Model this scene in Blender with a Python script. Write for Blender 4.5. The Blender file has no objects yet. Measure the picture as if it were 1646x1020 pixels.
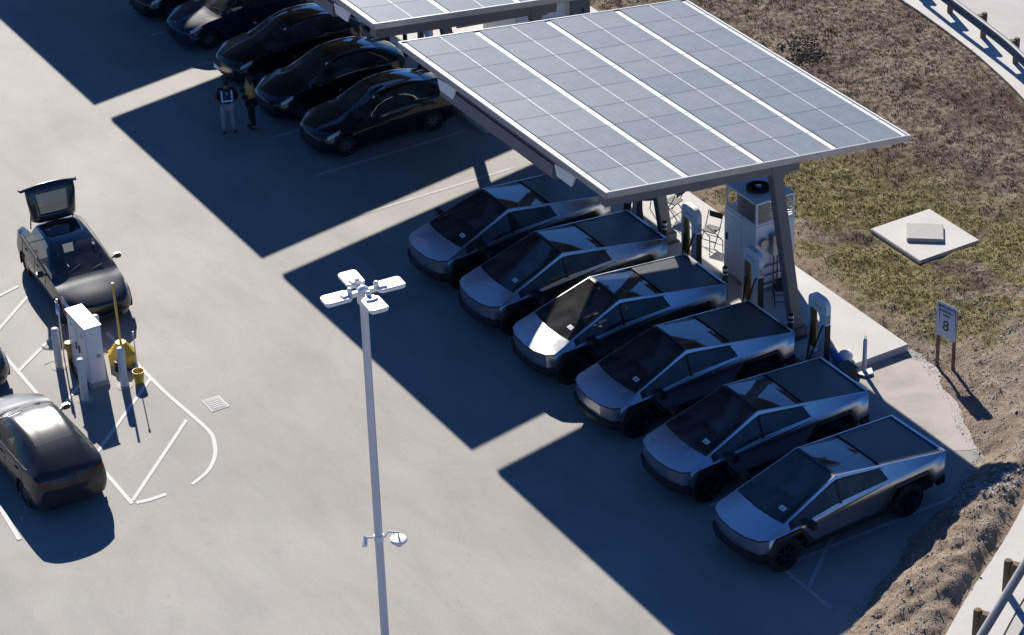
import bpy, bmesh, math, random
from mathutils import Vector, Matrix, noise
random.seed(7)
C = bpy.context.scene
COL = C.collection
R = math.radians

# ------------------------------------------------------------------ camera
cam_d = bpy.data.cameras.new('camera'); cam = bpy.data.objects.new('camera', cam_d); COL.objects.link(cam)
_r = Vector((0.85539619, -0.51724172, -0.02753824)); _u = Vector((0.28602905, 0.42736352, 0.85764084)); _f = Vector((0.43183879, 0.74149945, -0.51351128))
cam.matrix_world = Matrix(((_r.x, _u.x, -_f.x, -29.8471), (_r.y, _u.y, -_f.y, -41.5003), (_r.z, _u.z, -_f.z, 37.0794), (0, 0, 0, 1)))
cam_d.sensor_width = 36; cam_d.lens = 36 * 4431.1 / 1646; cam_d.clip_start = 1; cam_d.clip_end = 3000
C.camera = cam
# ------------------------------------------------------------------ light
SUN = Vector((0.5242, 1.6151, 1.0)).normalized()
w = bpy.data.worlds.new('World'); C.world = w; w.use_nodes = True
nt = w.node_tree; nt.nodes.clear()
sky = nt.nodes.new('ShaderNodeTexSky'); sky.sky_type = 'NISHITA'; sky.sun_disc = False
sky.sun_elevation = math.asin(SUN.z); sky.sun_rotation = math.atan2(SUN.x, SUN.y)
sky.air_density = 1.0; sky.dust_density = 0.1; sky.ozone_density = 6.0
bg = nt.nodes.new('ShaderNodeBackground'); bg.inputs[1].default_value = 0.05
wo = nt.nodes.new('ShaderNodeOutputWorld')
tint = nt.nodes.new('ShaderNodeMix'); tint.data_type = 'RGBA'; tint.blend_type = 'MULTIPLY'; tint.inputs[0].default_value = 1; tint.inputs[7].default_value = (.52, .86, 1.32, 1)
nt.links.new(sky.outputs[0], tint.inputs[6]); nt.links.new(tint.outputs[2], bg.inputs[0]); nt.links.new(bg.outputs[0], wo.inputs[0])
sl = bpy.data.lights.new('sun', 'SUN'); sl.energy = 5.0; sl.angle = R(0.5); sl.color = (1.0, 0.94, 0.85)
so = bpy.data.objects.new('sun', sl); COL.objects.link(so); so.rotation_euler = SUN.to_track_quat('Z', 'Y').to_euler()
C.view_settings.view_transform = 'Standard'; C.view_settings.look = 'None'; C.view_settings.gamma = 1; C.view_settings.exposure = 0.6
C.render.engine = 'CYCLES'

# ------------------------------------------------------------------ helpers
def tag(o, label=None, cat=None, group=None, kind=None):
    if label: o['label'] = label
    if cat: o['category'] = cat
    if group: o['group'] = group
    if kind: o['kind'] = kind
    return o
def empty(name, loc=(0, 0, 0), rz=0, **k):
    o = bpy.data.objects.new(name, None); COL.objects.link(o); o.location = loc; o.rotation_euler = (0, 0, rz)
    o.empty_display_size = .2
    return tag(o, **k)
def kids(o): return [c for c in KIDS.get(o.name, [])]
KIDS = {}
def setp(o, p):
    if p is not None:
        o.parent = p; KIDS.setdefault(p.name, []).append(o)
def link(name, me, parent=None, mats=None, **k):
    o = bpy.data.objects.new(name, me); COL.objects.link(o); setp(o, parent)
    if mats:
        for m in (mats if isinstance(mats, (list, tuple)) else [mats]): me.materials.append(m)
    return tag(o, **k)
def copy_tree(o, parent=None):
    c = o.copy(); COL.objects.link(c); c.parent = None
    if parent is not None: setp(c, parent)
    for ch in kids(o): copy_tree(ch, c)
    return c
def relabel(o, label): o['label'] = label
class MB:
    def __init__(s): s.v = []; s.f = []; s.m = []
    def add(s, vs, fs, mi=0, M=None):
        n = len(s.v)
        for v in vs:
            v = Vector(v); s.v.append(M @ v if M else v)
        for f in fs: s.f.append([n + i for i in f]); s.m.append(mi)
        return s
    def box(s, x0, x1, y0, y1, z0, z1, mi=0, M=None):
        vs = [(x, y, z) for z in (z0, z1) for y in (y0, y1) for x in (x0, x1)]
        return s.add(vs, [(0, 2, 3, 1), (4, 5, 7, 6), (0, 1, 5, 4), (2, 6, 7, 3), (0, 4, 6, 2), (1, 3, 7, 5)], mi, M)
    def prism(s, poly, z0, z1, mi=0, M=None):
        n = len(poly); a = sum(poly[i][0] * poly[(i + 1) % n][1] - poly[(i + 1) % n][0] * poly[i][1] for i in range(n))
        if a < 0: poly = poly[::-1]
        vs = [(p[0], p[1], z0) for p in poly] + [(p[0], p[1], z1) for p in poly]
        fs = [tuple(range(n))[::-1], tuple(range(n, 2 * n))] + [(i, (i + 1) % n, n + (i + 1) % n, n + i) for i in range(n)]
        return s.add(vs, fs, mi, M)
    def frame(s, p, q):
        p = Vector(p); q = Vector(q); d = (q - p).normalized()
        a = Vector((0, 0, 1)) if abs(d.z) < .95 else Vector((1, 0, 0))
        u = d.cross(a).normalized(); return p, q, d, u, d.cross(u)
    def bar(s, p, q, wu, wv, mi=0):
        p, q, d, u, v = s.frame(p, q); vs = []
        for c in (p, q):
            for a, b in ((-1, -1), (1, -1), (1, 1), (-1, 1)): vs.append(c + u * a * wu / 2 + v * b * wv / 2)
        return s.add(vs, [(3, 2, 1, 0), (4, 5, 6, 7), (0, 1, 5, 4), (1, 2, 6, 5), (2, 3, 7, 6), (3, 0, 4, 7)], mi)
    def tube(s, pts, r, n=8, mi=0, cap=True):
        pts = [Vector(p) for p in pts]; rs = r if isinstance(r, (list, tuple)) else [r] * len(pts)
        base = len(s.v); u = None
        for i, p in enumerate(pts):
            d = (pts[min(i + 1, len(pts) - 1)] - pts[max(i - 1, 0)]).normalized()
            if u is None: u = d.cross(Vector((0, 0, 1)) if abs(d.z) < .95 else Vector((1, 0, 0))).normalized()
            u = (u - d * u.dot(d)).normalized(); v = d.cross(u)
            for k in range(n):
                a = 2 * math.pi * k / n; s.v.append(p + (u * math.cos(a) + v * math.sin(a)) * rs[i])
        for i in range(len(pts) - 1):
            for k in range(n):
                s.f.append([base + i * n + k, base + i * n + (k + 1) % n, base + (i + 1) * n + (k + 1) % n, base + (i + 1) * n + k]); s.m.append(mi)
        if cap:
            s.f.append([base + k for k in range(n)][::-1]); s.m.append(mi)
            s.f.append([base + (len(pts) - 1) * n + k for k in range(n)]); s.m.append(mi)
        return s
    def lathe(s, prof, n=24, mi=0, M=None):   # prof [(r,z)]
        vs = []; fs = []
        for r, z in prof:
            for k in range(n): a = 2 * math.pi * k / n; vs.append((r * math.cos(a), r * math.sin(a), z))
        for i in range(len(prof) - 1):
            for k in range(n): fs.append((i * n + k, i * n + (k + 1) % n, (i + 1) * n + (k + 1) % n, (i + 1) * n + k))
        if prof[0][0] > 1e-4: fs.append(tuple(range(n))[::-1])
        if prof[-1][0] > 1e-4: fs.append(tuple((len(prof) - 1) * n + k for k in range(n)))
        return s.add(vs, fs, mi, M)
    def mesh(s, name, smooth=None, bevel=0):
        me = bpy.data.meshes.new(name); me.from_pydata(s.v, [], s.f)
        if any(s.m):
            me.polygons.foreach_set('material_index', s.m)
        bm = bmesh.new(); bm.from_mesh(me)
        if smooth is not None: bmesh.ops.remove_doubles(bm, verts=bm.verts, dist=1e-5)
        if bevel: bmesh.ops.bevel(bm, geom=[e for e in bm.edges if len(e.link_faces) == 2 and e.calc_face_angle(0) > .5], offset=bevel, segments=2, affect='EDGES', clamp_overlap=True)
        bmesh.ops.recalc_face_normals(bm, faces=bm.faces)
        bm.to_mesh(me); bm.free(); me.validate()
        if smooth is not None:
            for p in me.polygons: p.use_smooth = True
            me.set_sharp_from_angle(angle=R(smooth))
        return me
    def build(s, name, mats, parent=None, smooth=None, bevel=0, **k):
        return link(name, s.mesh(name, smooth, bevel), parent, mats, **k)

# ------------------------------------------------------------------ materials
def mat(name, col, rough=.6, metal=0, coat=0, var=0, vs=3.0, bump=0, bs=20, spec=.5, rvar=0, aniso=0):
    m = bpy.data.materials.new(name); m.use_nodes = True; nt = m.node_tree; b = nt.nodes['Principled BSDF']
    b.inputs['Base Color'].default_value = (*col, 1); b.inputs['Roughness'].default_value = rough; b.inputs['Metallic'].default_value = metal
    b.inputs['Coat Weight'].default_value = coat; b.inputs['Coat Roughness'].default_value = .04; b.inputs['Specular IOR Level'].default_value = spec
    tc = nt.nodes.new('ShaderNodeTexCoord')
    if var or rvar:
        n = nt.nodes.new('ShaderNodeTexNoise'); n.inputs['Scale'].default_value = vs; n.inputs['Detail'].default_value = 6; n.inputs['Roughness'].default_value = .65
        nt.links.new(tc.outputs['Object'], n.inputs['Vector'])
        if var:
            mr = nt.nodes.new('ShaderNodeMapRange'); mr.inputs[1].default_value = .3; mr.inputs[2].default_value = .7; mr.inputs[3].default_value = 1 - var; mr.inputs[4].default_value = 1 + var
            nt.links.new(n.outputs[0], mr.inputs[0])
            mx = nt.nodes.new('ShaderNodeVectorMath'); mx.operation = 'SCALE'; mx.inputs[0].default_value = col
            nt.links.new(mr.outputs[0], mx.inputs['Scale']); nt.links.new(mx.outputs[0], b.inputs['Base Color'])
        if rvar:
            mr = nt.nodes.new('ShaderNodeMapRange'); mr.inputs[1].default_value = .3; mr.inputs[2].default_value = .7; mr.inputs[3].default_value = max(.02, rough - rvar); mr.inputs[4].default_value = rough + rvar
            nt.links.new(n.outputs[0], mr.inputs[0]); nt.links.new(mr.outputs[0], b.inputs['Roughness'])
    if bump:
        n2 = nt.nodes.new('ShaderNodeTexNoise'); n2.inputs['Scale'].default_value = bs; n2.inputs['Detail'].default_value = 5
        nt.links.new(tc.outputs['Object'], n2.inputs['Vector'])
        bp = nt.nodes.new('ShaderNodeBump'); bp.inputs['Strength'].default_value = bump; bp.inputs['Distance'].default_value = .02
        nt.links.new(n2.outputs[0], bp.inputs['Height']); nt.links.new(bp.outputs[0], b.inputs['Normal'])
    return m
def glass(name, tint, rough=.02, ior=1.5, dust=.05):
    m = bpy.data.materials.new(name); m.use_nodes = True; nt = m.node_tree; nt.nodes.clear()
    o = nt.nodes.new('ShaderNodeOutputMaterial'); t = nt.nodes.new('ShaderNodeBsdfTransparent'); g = nt.nodes.new('ShaderNodeBsdfGlossy')
    t.inputs[0].default_value = (*tint, 1); g.inputs['Roughness'].default_value = rough; g.inputs['Color'].default_value = (1, 1, 1, 1)
    f = nt.nodes.new('ShaderNodeFresnel'); f.inputs[0].default_value = ior; mx = nt.nodes.new('ShaderNodeMixShader')
    nt.links.new(f.outputs[0], mx.inputs[0]); nt.links.new(t.outputs[0], mx.inputs[1]); nt.links.new(g.outputs[0], mx.inputs[2])
    d = nt.nodes.new('ShaderNodeBsdfDiffuse'); d.inputs[0].default_value = (.75, .74, .72, 1); m2 = nt.nodes.new('ShaderNodeMixShader')
    tc = nt.nodes.new('ShaderNodeTexCoord'); n = nt.nodes.new('ShaderNodeTexNoise'); n.inputs['Scale'].default_value = 2.2; n.inputs['Detail'].default_value = 7; nt.links.new(tc.outputs['Object'], n.inputs['Vector'])
    oi = nt.nodes.new('ShaderNodeObjectInfo'); ad = nt.nodes.new('ShaderNodeMapRange'); ad.inputs[1].default_value = .3; ad.inputs[2].default_value = .75; ad.inputs[3].default_value = dust * .4; ad.inputs[4].default_value = dust * 2
    nt.links.new(n.outputs[0], ad.inputs[0]); nt.links.new(ad.outputs[0], m2.inputs[0])
    nt.links.new(mx.outputs[0], m2.inputs[1]); nt.links.new(d.outputs[0], m2.inputs[2]); nt.links.new(m2.outputs[0], o.inputs[0])
    return m
M = {}
M['steel'] = mat('brushed_stainless', (.58, .60, .63), .30, 1, var=.05, vs=1.3, rvar=.05)
M['black_trim'] = mat('black_plastic', (.012, .012, .014), .5, var=.15, vs=4)
M['tyre'] = mat('tyre_rubber', (.012, .012, .013), .8, bump=.2, bs=40)
M['rim'] = mat('dark_rim', (.03, .03, .033), .35, .5)
M['alloy'] = mat('alloy_rim', (.35, .35, .36), .3, .9)
M['glass'] = glass('tinted_glass', (.55, .59, .60), dust=.045); M['car_glass'] = glass('car_windscreen_glass', (.22, .25, .27), ior=1.6); M['hatch_pane'] = glass('dusty_hatch_pane', (.10, .11, .12), dust=.08); M['pano'] = mat('panoramic_roof_glass', (.006, .007, .009), .06, 0, 1, spec=.6); M['glass_dark'] = glass('privacy_glass', (.16, .17, .18))
M['glass_roof'] = glass('coated_roof_glass', (.05, .06, .07), ior=2.4)
M['dusty'] = mat('dusty_rear_glass', (.02, .021, .024), .3, .1, .5)
M['cover'] = mat('bed_cover', (.06, .065, .075), .42, .55, var=.1, vs=2)
M['seat'] = mat('seat_leather', (.45, .45, .46), .5); M['dash'] = mat('dashboard', (.10, .10, .104), .45); M['screen'] = mat('screen', (.02, .02, .03), .08)
M['paper'] = mat('paper', (.8, .8, .8), .7); M['ink'] = mat('ink', (.02, .02, .03), .6)
M['lens'] = mat('lamp_lens', (.55, .57, .6), .08, spec=.8); M['tail'] = mat('tail_lens', (.12, .006, .006), .12)
M['paint_black'] = mat('black_paint', (.006, .007, .009), .35, 0, 1, spec=.2)
M['gloss_black'] = mat('gloss_black_panel', (.008, .008, .009), .25, 0, .5, spec=.3)
M['paint_navy'] = mat('deep_blue_paint', (.010, .022, .05), .5, 0, .7, spec=.08)
M['paint_dark'] = mat('dark_grey_blue_paint', (.012, .016, .024), .38, .1, 1, spec=.3)
M['paint_grey'] = mat('grey_paint', (.032, .035, .040), .33, .15, .3, spec=.35)
M['chrome'] = mat('bright_trim', (.6, .6, .6), .15, 1)
M['rail'] = mat('weathered_rail_steel', (.13, .15, .18), .6, .2, var=.12, vs=2.5)
M['fascia'] = mat('shade_grey_fascia', (.30, .30, .30), .5, .2, var=.1, vs=3)  # white fascia metal darkened to grey, shade put into the colour
M['beam'] = mat('shaded_blue_grey_steel', (.13, .145, .17), .55, .1, var=.08, vs=2)
M['under'] = mat('black_backsheet', (.03, .03, .034), .6)
M['galv'] = mat('galvanised_steel', (.36, .37, .38), .45, .7, var=.12, vs=2.5)
M['white_metal'] = mat('white_painted_metal', (.74, .74, .73), .4, var=.05, vs=2)
M['white_deck'] = mat('pale_deck_metal', (.72, .72, .70), .45, .1, var=.06, vs=3)
M['grey_steel'] = mat('grey_painted_steel', (.13, .14, .16), .5, .2, var=.1, vs=2)
M['white'] = mat('white_plastic', (.78, .78, .78), .35, var=.03, vs=3)
M['white_worn'] = mat('worn_white', (.68, .68, .66), .5, var=.12, vs=6)
M['yellow'] = mat('yellow_plastic', (.55, .38, .03), .5, var=.12, vs=6)
M['yellow_paint'] = mat('yellow_paint', (.55, .33, .06), .5, var=.1, vs=5)
M['hose'] = mat('copper_brown_hose', (.30, .16, .05), .6, var=.25, vs=8)
M['black'] = mat('matt_black', (.012, .012, .013), .6)
M['timber'] = mat('weathered_timber', (.17, .115, .065), .85, var=.25, vs=7, bump=.4, bs=25)
M['blue_cloth'] = mat('blue_cloth', (.03, .12, .42), .7, var=.3, vs=8, bump=.5, bs=10)
M['bag'] = mat('white_bag', (.75, .75, .73), .6, var=.06, vs=8, bump=.6, bs=12)
M['concrete_lid'] = mat('concrete_lid', (.42, .40, .37), .85, var=.1, vs=6, bump=.2)

# ground materials ---------------------------------------------------
def nodes(m): m.use_nodes = True; nt = m.node_tree; return nt, nt.nodes['Principled BSDF']
def nz(nt, src, scale, detail=6, rough=.6, dist=0):
    n = nt.nodes.new('ShaderNodeTexNoise'); n.inputs['Scale'].default_value = scale; n.inputs['Detail'].default_value = detail; n.inputs['Roughness'].default_value = rough; n.inputs['Distortion'].default_value = dist
    nt.links.new(src, n.inputs['Vector']); return n.outputs[0]
def ramp(nt, src, stops):
    r = nt.nodes.new('ShaderNodeValToRGB'); e = r.color_ramp.elements
    while len(e) > 1: e.remove(e[-1])
    e[0].position = stops[0][0]; e[0].color = (*stops[0][1], 1)
    for p, c in stops[1:]: x = e.new(p); x.color = (*c, 1)
    nt.links.new(src, r.inputs[0]); return r.outputs[0]
def mixc(nt, f, a, b, mode='MIX'):
    x = nt.nodes.new('ShaderNodeMix'); x.data_type = 'RGBA'; x.blend_type = mode
    for s, v in ((x.inputs[0], f), (x.inputs[6], a), (x.inputs[7], b)):
        if isinstance(v, (int, float)): s.default_value = v
        elif isinstance(v, tuple): s.default_value = (*v, 1)
        else: nt.links.new(v, s)
    return x.outputs[2]
def bumpn(nt, b, src, st, dist=.03):
    bp = nt.nodes.new('ShaderNodeBump'); bp.inputs['Strength'].default_value = st; bp.inputs['Distance'].default_value = dist
    nt.links.new(src, bp.inputs['Height']); nt.links.new(bp.outputs[0], b.inputs['Normal'])
def g3(v): return (v * 1.04, v * .99, v * .89)
def lot_mat():
    m = bpy.data.materials.new('lot_concrete'); nt, b = nodes(m)
    p = nt.nodes.new('ShaderNodeTexCoord').outputs['Object']
    mp = nt.nodes.new('ShaderNodeMapping'); mp.inputs['Scale'].default_value = (1, .35, 1); nt.links.new(p, mp.inputs['Vector'])
    big = ramp(nt, nz(nt, p, .16, 5, .6, .6), [(.3, g3(.24)), (.5, g3(.285)), (.72, g3(.34))])
    streak = ramp(nt, nz(nt, mp.outputs[0], .9, 7, .62, .4), [(.32, (.86, .86, .86)), (.55, (1, 1, 1)), (.75, (1.07, 1.06, 1.05))])
    c = mixc(nt, 1, big, streak, 'MULTIPLY')
    fine = ramp(nt, nz(nt, p, 14, 4, .7), [(.25, (.9, .9, .9)), (.75, (1.08, 1.08, 1.08))])
    c = mixc(nt, 1, c, fine, 'MULTIPLY')
    spots = ramp(nt, nz(nt, p, 1.7, 8, .75, .5), [(.585, (0, 0, 0)), (.70, (1, 1, 1))])
    c = mixc(nt, mixc(nt, 1, spots, (.38, .38, .38), 'MULTIPLY'), c, (.17, .165, .16))
    pale = ramp(nt, nz(nt, p, .55, 8, .7, 1.2), [(.6, (0, 0, 0)), (.78, (.5, .5, .5))])
    c = mixc(nt, pale, c, (.36, .345, .32))
    nt.links.new(c, b.inputs['Base Color'])
    b.inputs['Roughness'].default_value = .72; b.inputs['Specular IOR Level'].default_value = .4
    bumpn(nt, b, nz(nt, p, 30, 6, .7), .25, .01)
    return m
def pale_mat(name, base, stain=.8):
    m = bpy.data.materials.new(name); nt, b = nodes(m); p = nt.nodes.new('ShaderNodeTexCoord').outputs['Object']
    c = ramp(nt, nz(nt, p, .7, 7, .65, .5), [(.3, tuple(x * stain for x in base)), (.55, base), (.8, tuple(x * 1.07 for x in base))])
    c = mixc(nt, 1, c, ramp(nt, nz(nt, p, 18, 4, .7), [(.25, (.92, .92, .92)), (.75, (1.06, 1.06, 1.06))]), 'MULTIPLY')
    nt.links.new(c, b.inputs['Base Color']); b.inputs['Roughness'].default_value = .8
    bumpn(nt, b, nz(nt, p, 25, 5, .7), .25, .01); return m
def terrain_mat():
    m = bpy.data.materials.new('dirt_and_turf'); nt, b = nodes(m)
    p = nt.nodes.new('ShaderNodeTexCoord').outputs['Object']
    at = nt.nodes.new('ShaderNodeAttribute'); at.attribute_name = 'cover'; sp = nt.nodes.new('ShaderNodeSeparateColor'); nt.links.new(at.outputs['Color'], sp.inputs[0])
    var_ = ramp(nt, nz(nt, p, .45, 4, .6, .4), [(.34, (.48, .46, .42)), (.5, (.9, .89, .87)), (.68, (1.15, 1.14, 1.12))])
    sand = ramp(nt, nz(nt, p, 3.2, 9, .72, .3), [(.30, (.14, .10, .07)), (.47, (.27, .205, .15)), (.64, (.38, .305, .235))])
    soil = ramp(nt, nz(nt, p, 4.6, 10, .74, .2), [(.34, (.04, .028, .017)), (.45, (.13, .096, .066)), (.54, (.25, .195, .145)), (.66, (.38, .31, .24))])
    turf = ramp(nt, nz(nt, p, 5.0, 9, .72), [(.3, (.07, .06, .02)), (.44, (.15, .135, .045)), (.55, (.235, .20, .09)), (.66, (.35, .29, .19))])
    c = mixc(nt, sp.outputs[2], mixc(nt, 1, soil, var_, 'MULTIPLY'), sand); c = mixc(nt, sp.outputs[1], c, turf)
    peb = nt.nodes.new('ShaderNodeTexVoronoi'); peb.inputs['Scale'].default_value = 11; nt.links.new(p, peb.inputs['Vector'])
    pm = ramp(nt, peb.outputs['Distance'], [(.08, (1, 1, 1)), (.2, (0, 0, 0))])
    pn = ramp(nt, nz(nt, p, 1.3, 3), [(.5, (0, 0, 0)), (.62, (.55, .55, .55))])
    c = mixc(nt, mixc(nt, 1, pm, pn, 'MULTIPLY'), c, (.45, .41, .36))
    nt.links.new(c, b.inputs['Base Color']); b.inputs['Roughness'].default_value = .95; b.inputs['Specular IOR Level'].default_value = .15
    bumpn(nt, b, nz(nt, p, 7, 10, .75), .9, .08); return m
M['lot'] = lot_mat(); M['terrain'] = terrain_mat()
M['pad'] = pale_mat('equipment_pad_concrete', (.56, .54, .50), .9); M['walk'] = pale_mat('sidewalk_concrete', (.55, .53, .49), .86)
M['road'] = pale_mat('road_concrete', (.47, .44, .41), .85); M['apron'] = pale_mat('sandy_concrete', (.42, .38, .335), .72)
def line_mat(name, col, wear):
    m = bpy.data.materials.new(name); nt, b = nodes(m); p = nt.nodes.new('ShaderNodeTexCoord').outputs['Object']
    f = ramp(nt, nz(nt, p, 7, 8, .75), [(wear - .06, (0, 0, 0)), (wear + .10, (1, 1, 1))])
    nt.links.new(mixc(nt, f, (.37, .36, .34), col), b.inputs['Base Color']); b.inputs['Roughness'].default_value = .75; return m
M['line'] = line_mat('worn_line_paint', (.62, .61, .58), .34)
M['line_faint'] = line_mat('faded_line_paint', (.47, .46, .45), .47)

# ------------------------------------------------------------------ setting: ground
def seg_d(px, py, ax, ay, bx, by):
    dx, dy = bx - ax, by - ay; L = dx * dx + dy * dy; t = max(0, min(1, ((px - ax) * dx + (py - ay) * dy) / L))
    qx, qy = px - ax - t * dx, py - ay - t * dy; return math.hypot(qx, qy), dx * (py - ay) - dy * (px - ax)
LB = [(9.0, 70), (9.0, 5.2), (8.75, 3.9), (8.3, 2.6), (7.75, 1.5), (7.3, .2), (6.3, -.35), (4.4, -1.15), (1.45, -2.85), (.2, -3.5), (-6, -7.4), (-30, -23)]
def lotdist(x, y):      # + outside the lot (towards the dirt)
    best = (1e9, 0)
    for i in range(len(LB) - 1):
        d = seg_d(x, y, *LB[i], *LB[i + 1])
        if d[0] < best[0]: best = d
    return best[0] if best[1] > 0 else -best[0]
SW = [(-30, -25.5), (-12, -13.8), (-4, -8.75), (-0.36, -6.67), (1.74, -5.32), (3.18, -4.4), (4.53, -3.62), (6.32, -2.47), (10, .2), (13.5, 3.0), (16.5, 6.3), (19.0, 10.2), (20.45, 14.19), (21.1, 16.6), (21.45, 18.4), (21.75, 20.5), (21.9, 22.2), (22.2, 28), (22.3, 45), (22.3, 70)]
def crom(P, n=6):
    out = []
    for i in range(len(P) - 1):
        a = Vector(P[max(i - 1, 0)]); b = Vector(P[i]); c = Vector(P[i + 1]); d = Vector(P[min(i + 2, len(P) - 1)])
        for k in range(n):
            t = k / n; out.append(.5 * ((2 * b) + (c - a) * t + (2 * a - 5 * b + 4 * c - d) * t * t + (3 * b - a - 3 * c + d) * t ** 3))
    out.append(Vector(P[-1])); return out
SWC = crom(SW, 5)
def swdist(x, y):
    best = (1e9, 0)
    for i in range(len(SWC) - 1):
        d = seg_d(x, y, SWC[i].x, SWC[i].y, SWC[i + 1].x, SWC[i + 1].y)
        if d[0] < best[0]: best = d
    return -best[0] if best[1] > 0 else best[0]     # + on the road side
def nse(x, y, s, o=0): return noise.noise(Vector((x * s, y * s, o)))
def sm(a, b, v): t = max(0, min(1, (v - a) / (b - a))); return t * t * (3 - 2 * t)
def zof(y): return .45 * sm(9, 2.5, y)
def hgt(x, y, ld=None):
    if ld is None: ld = lotdist(x, y)
    d = ld + .35 * nse(x, y, .9, 3) + .16 * nse(x, y, 3.3, 9)
    h = -.16 + .20 * sm(-.3, .35, d)
    if d > 0:
        h += .07 * sm(0, 2, d) + .06 * nse(x, y, .5, 1) + .06 * nse(x, y, 1.9, 5) * sm(0, .8, d)
        low = sm(4.5, -1.5, y) * sm(9.5, 7, x)     # churned soil at the near corner
        k = sm(.1, 1.0, d); sd_ = abs(min(0, swdist(x, y))); rr_ = max(0, ld) / (max(0, ld) + sd_ + .01); h += (zof(y) + .10) * sm(0, .85, rr_) + zof(y) * .28 * math.sin(math.pi * min(1, rr_ * 1.1))
        u = (x * .85 + y * .53); v = (-x * .53 + y * .85)
        h += k * low * (.27 * noise.noise(Vector((u * .5, v * 1.1, 11))) + .16 * noise.noise(Vector((u * 2.2, v * 3, 4))) + .07 * noise.noise(Vector((x * 4.2, y * 5, 2))) + .04 * noise.noise(Vector((x * 9, y * 9, 7))))
        h += .03 * nse(x, y, 5.2, 8) * sm(0, .5, d)
        if 11.6 < x < 13.95 and 8.05 < y < 10.5: h = min(h, .09)
    return h
def cover(x, y):
    n1 = nse(x, y, .35, 21); n2 = nse(x, y, 1.1, 33)
    g = sm(17.2, 14.2, x + .35 * (y - 9)) * sm(2.6, 4.6, y) * sm(21, 15, y) * sm(-.25, .3, n1 * .8 + n2 * .75 + .27) * sm(9.1, 10.0, x + .5 * n2)
    if y > 22: g = max(g, sm(17, 14, x) * sm(-.1, .3, n1 + n2) * .8)
    s = max(sm(5.2, 3.0, y + n1), sm(11, 9.4, x + n2 * .8) * .9)
    return max(0, min(1, g)), max(0, min(1, s))
X0, X1, Y0, Y1, ST = -8, 24.5, -13, 42, .11
nx = int((X1 - X0) / ST); ny = int((Y1 - Y0) / ST)
vid = {}; tv = []; tc_ = []; tf = []
ldc = {}
for j in range(ny + 1):
    y = Y0 + j * ST
    for i in range(nx + 1):
        x = X0 + i * ST
        # skip far inside the lot or well beyond the sidewalk
        if (x < 8.2 and y > 3.2) or (x < -.5 and y > -2.5): continue
        if x - y > 14.5 and x < 15 or (x > 22.9): continue
        ld = lotdist(x, y)
        if ld < -.9: continue
        h = hgt(x, y, ld)
        sd = swdist(x, y)
        if sd > -.5: h = h * (1 - sm(-.5, -.05, sd)) + (.04 + zof(y)) * sm(-.5, -.05, sd)
        if sd > .3: h = -.02 + zof(y) * .9
        if sd > .6: continue
        vid[(i, j)] = len(tv); tv.append((x, y, h)); g, s = cover(x, y); tc_ += [0, g, s, 1]
for (i, j), a in vid.items():
    b = vid.get((i + 1, j)); c = vid.get((i + 1, j + 1)); d = vid.get((i, j + 1))
    if None not in (b, c, d): tf.append((a, b, c, d))
me = bpy.data.meshes.new('dirt_verge'); me.from_pydata(tv, [], tf)
ca = me.color_attributes.new('cover', 'FLOAT_COLOR', 'POINT'); ca.data.foreach_set('color', tc_)
for p in me.polygons: p.use_smooth = True
link('dirt_verge', me, None, M['terrain'], kind='structure')
g = MB(); g.add([(-900, -900, -.3), (900, -900, -.3), (900, 900, -.3), (-900, 900, -.3)], [(0, 1, 2, 3)])
g.build('ground', M['road'], kind='structure')
lot = MB(); poly = [(-70, 70)] + [(x - .0, y) for x, y in [(9.0, 70), (9.0, 5.0), (9.4, 3.4), (8.9, .9), (6.7, -1.3), (4.4, -2.2), (1.5, -3.7), (-6, -8.4), (-30, -24), (-60, -43), (-70, -43)]]
lot.prism(poly, -.2, 0); lot.build('parking_lot', M['lot'], kind='structure')
def offs(P, o):
    out = []
    for i, p in enumerate(P):
        d = (P[min(i + 1, len(P) - 1)] - P[max(i - 1, 0)]).normalized(); out.append(p + Vector((d.y, -d.x)) * o)
    return out
def strip(name, o0, o1, z0, z1, m, **k):
    A = offs(SWC, o0); B = offs(SWC, o1); s = MB(); n = len(A)
    vs = [(a.x, a.y, z1 + zof(a.y)) for a in A] + [(b.x, b.y, z1 + zof(a.y)) for a, b in zip(A, B)] + [(p.x, p.y, z0) for p in A] + [(p.x, p.y, z0) for p in B]
    fs = []
    for i in range(n - 1): fs += [(i, n + i, n + i + 1, i + 1), (i, i + 1, 2 * n + i + 1, 2 * n + i), (n + i, 3 * n + i, 3 * n + i + 1, n + i + 1)]
    s.add(vs, fs); return s.build(name, m, kind='structure', **k)
strip('sidewalk', 0, 1.12, -.1, .12, M['walk'])
strip('road_seam', 1.12, 1.16, -.1, .06, M['apron'])
strip('road', 1.16, 16, -.1, .105, M['road'])
# sandy apron between pad and dirt
ap = MB(); poly = []
for i in range(48):
    a = 2 * math.pi * i / 48; r = 1 + .10 * noise.noise(Vector((math.cos(a) * 2, math.sin(a) * 2, 5))) + .05 * noise.noise(Vector((math.cos(a) * 7, math.sin(a) * 7, 1)))
    poly.append((7.5 + 1.75 * r * math.cos(a), 2.9 + 2.35 * r * math.sin(a)))
ap.prism(poly, -.1, .005); ap.build('sandy_apron', M['apron'], kind='structure')

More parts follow.
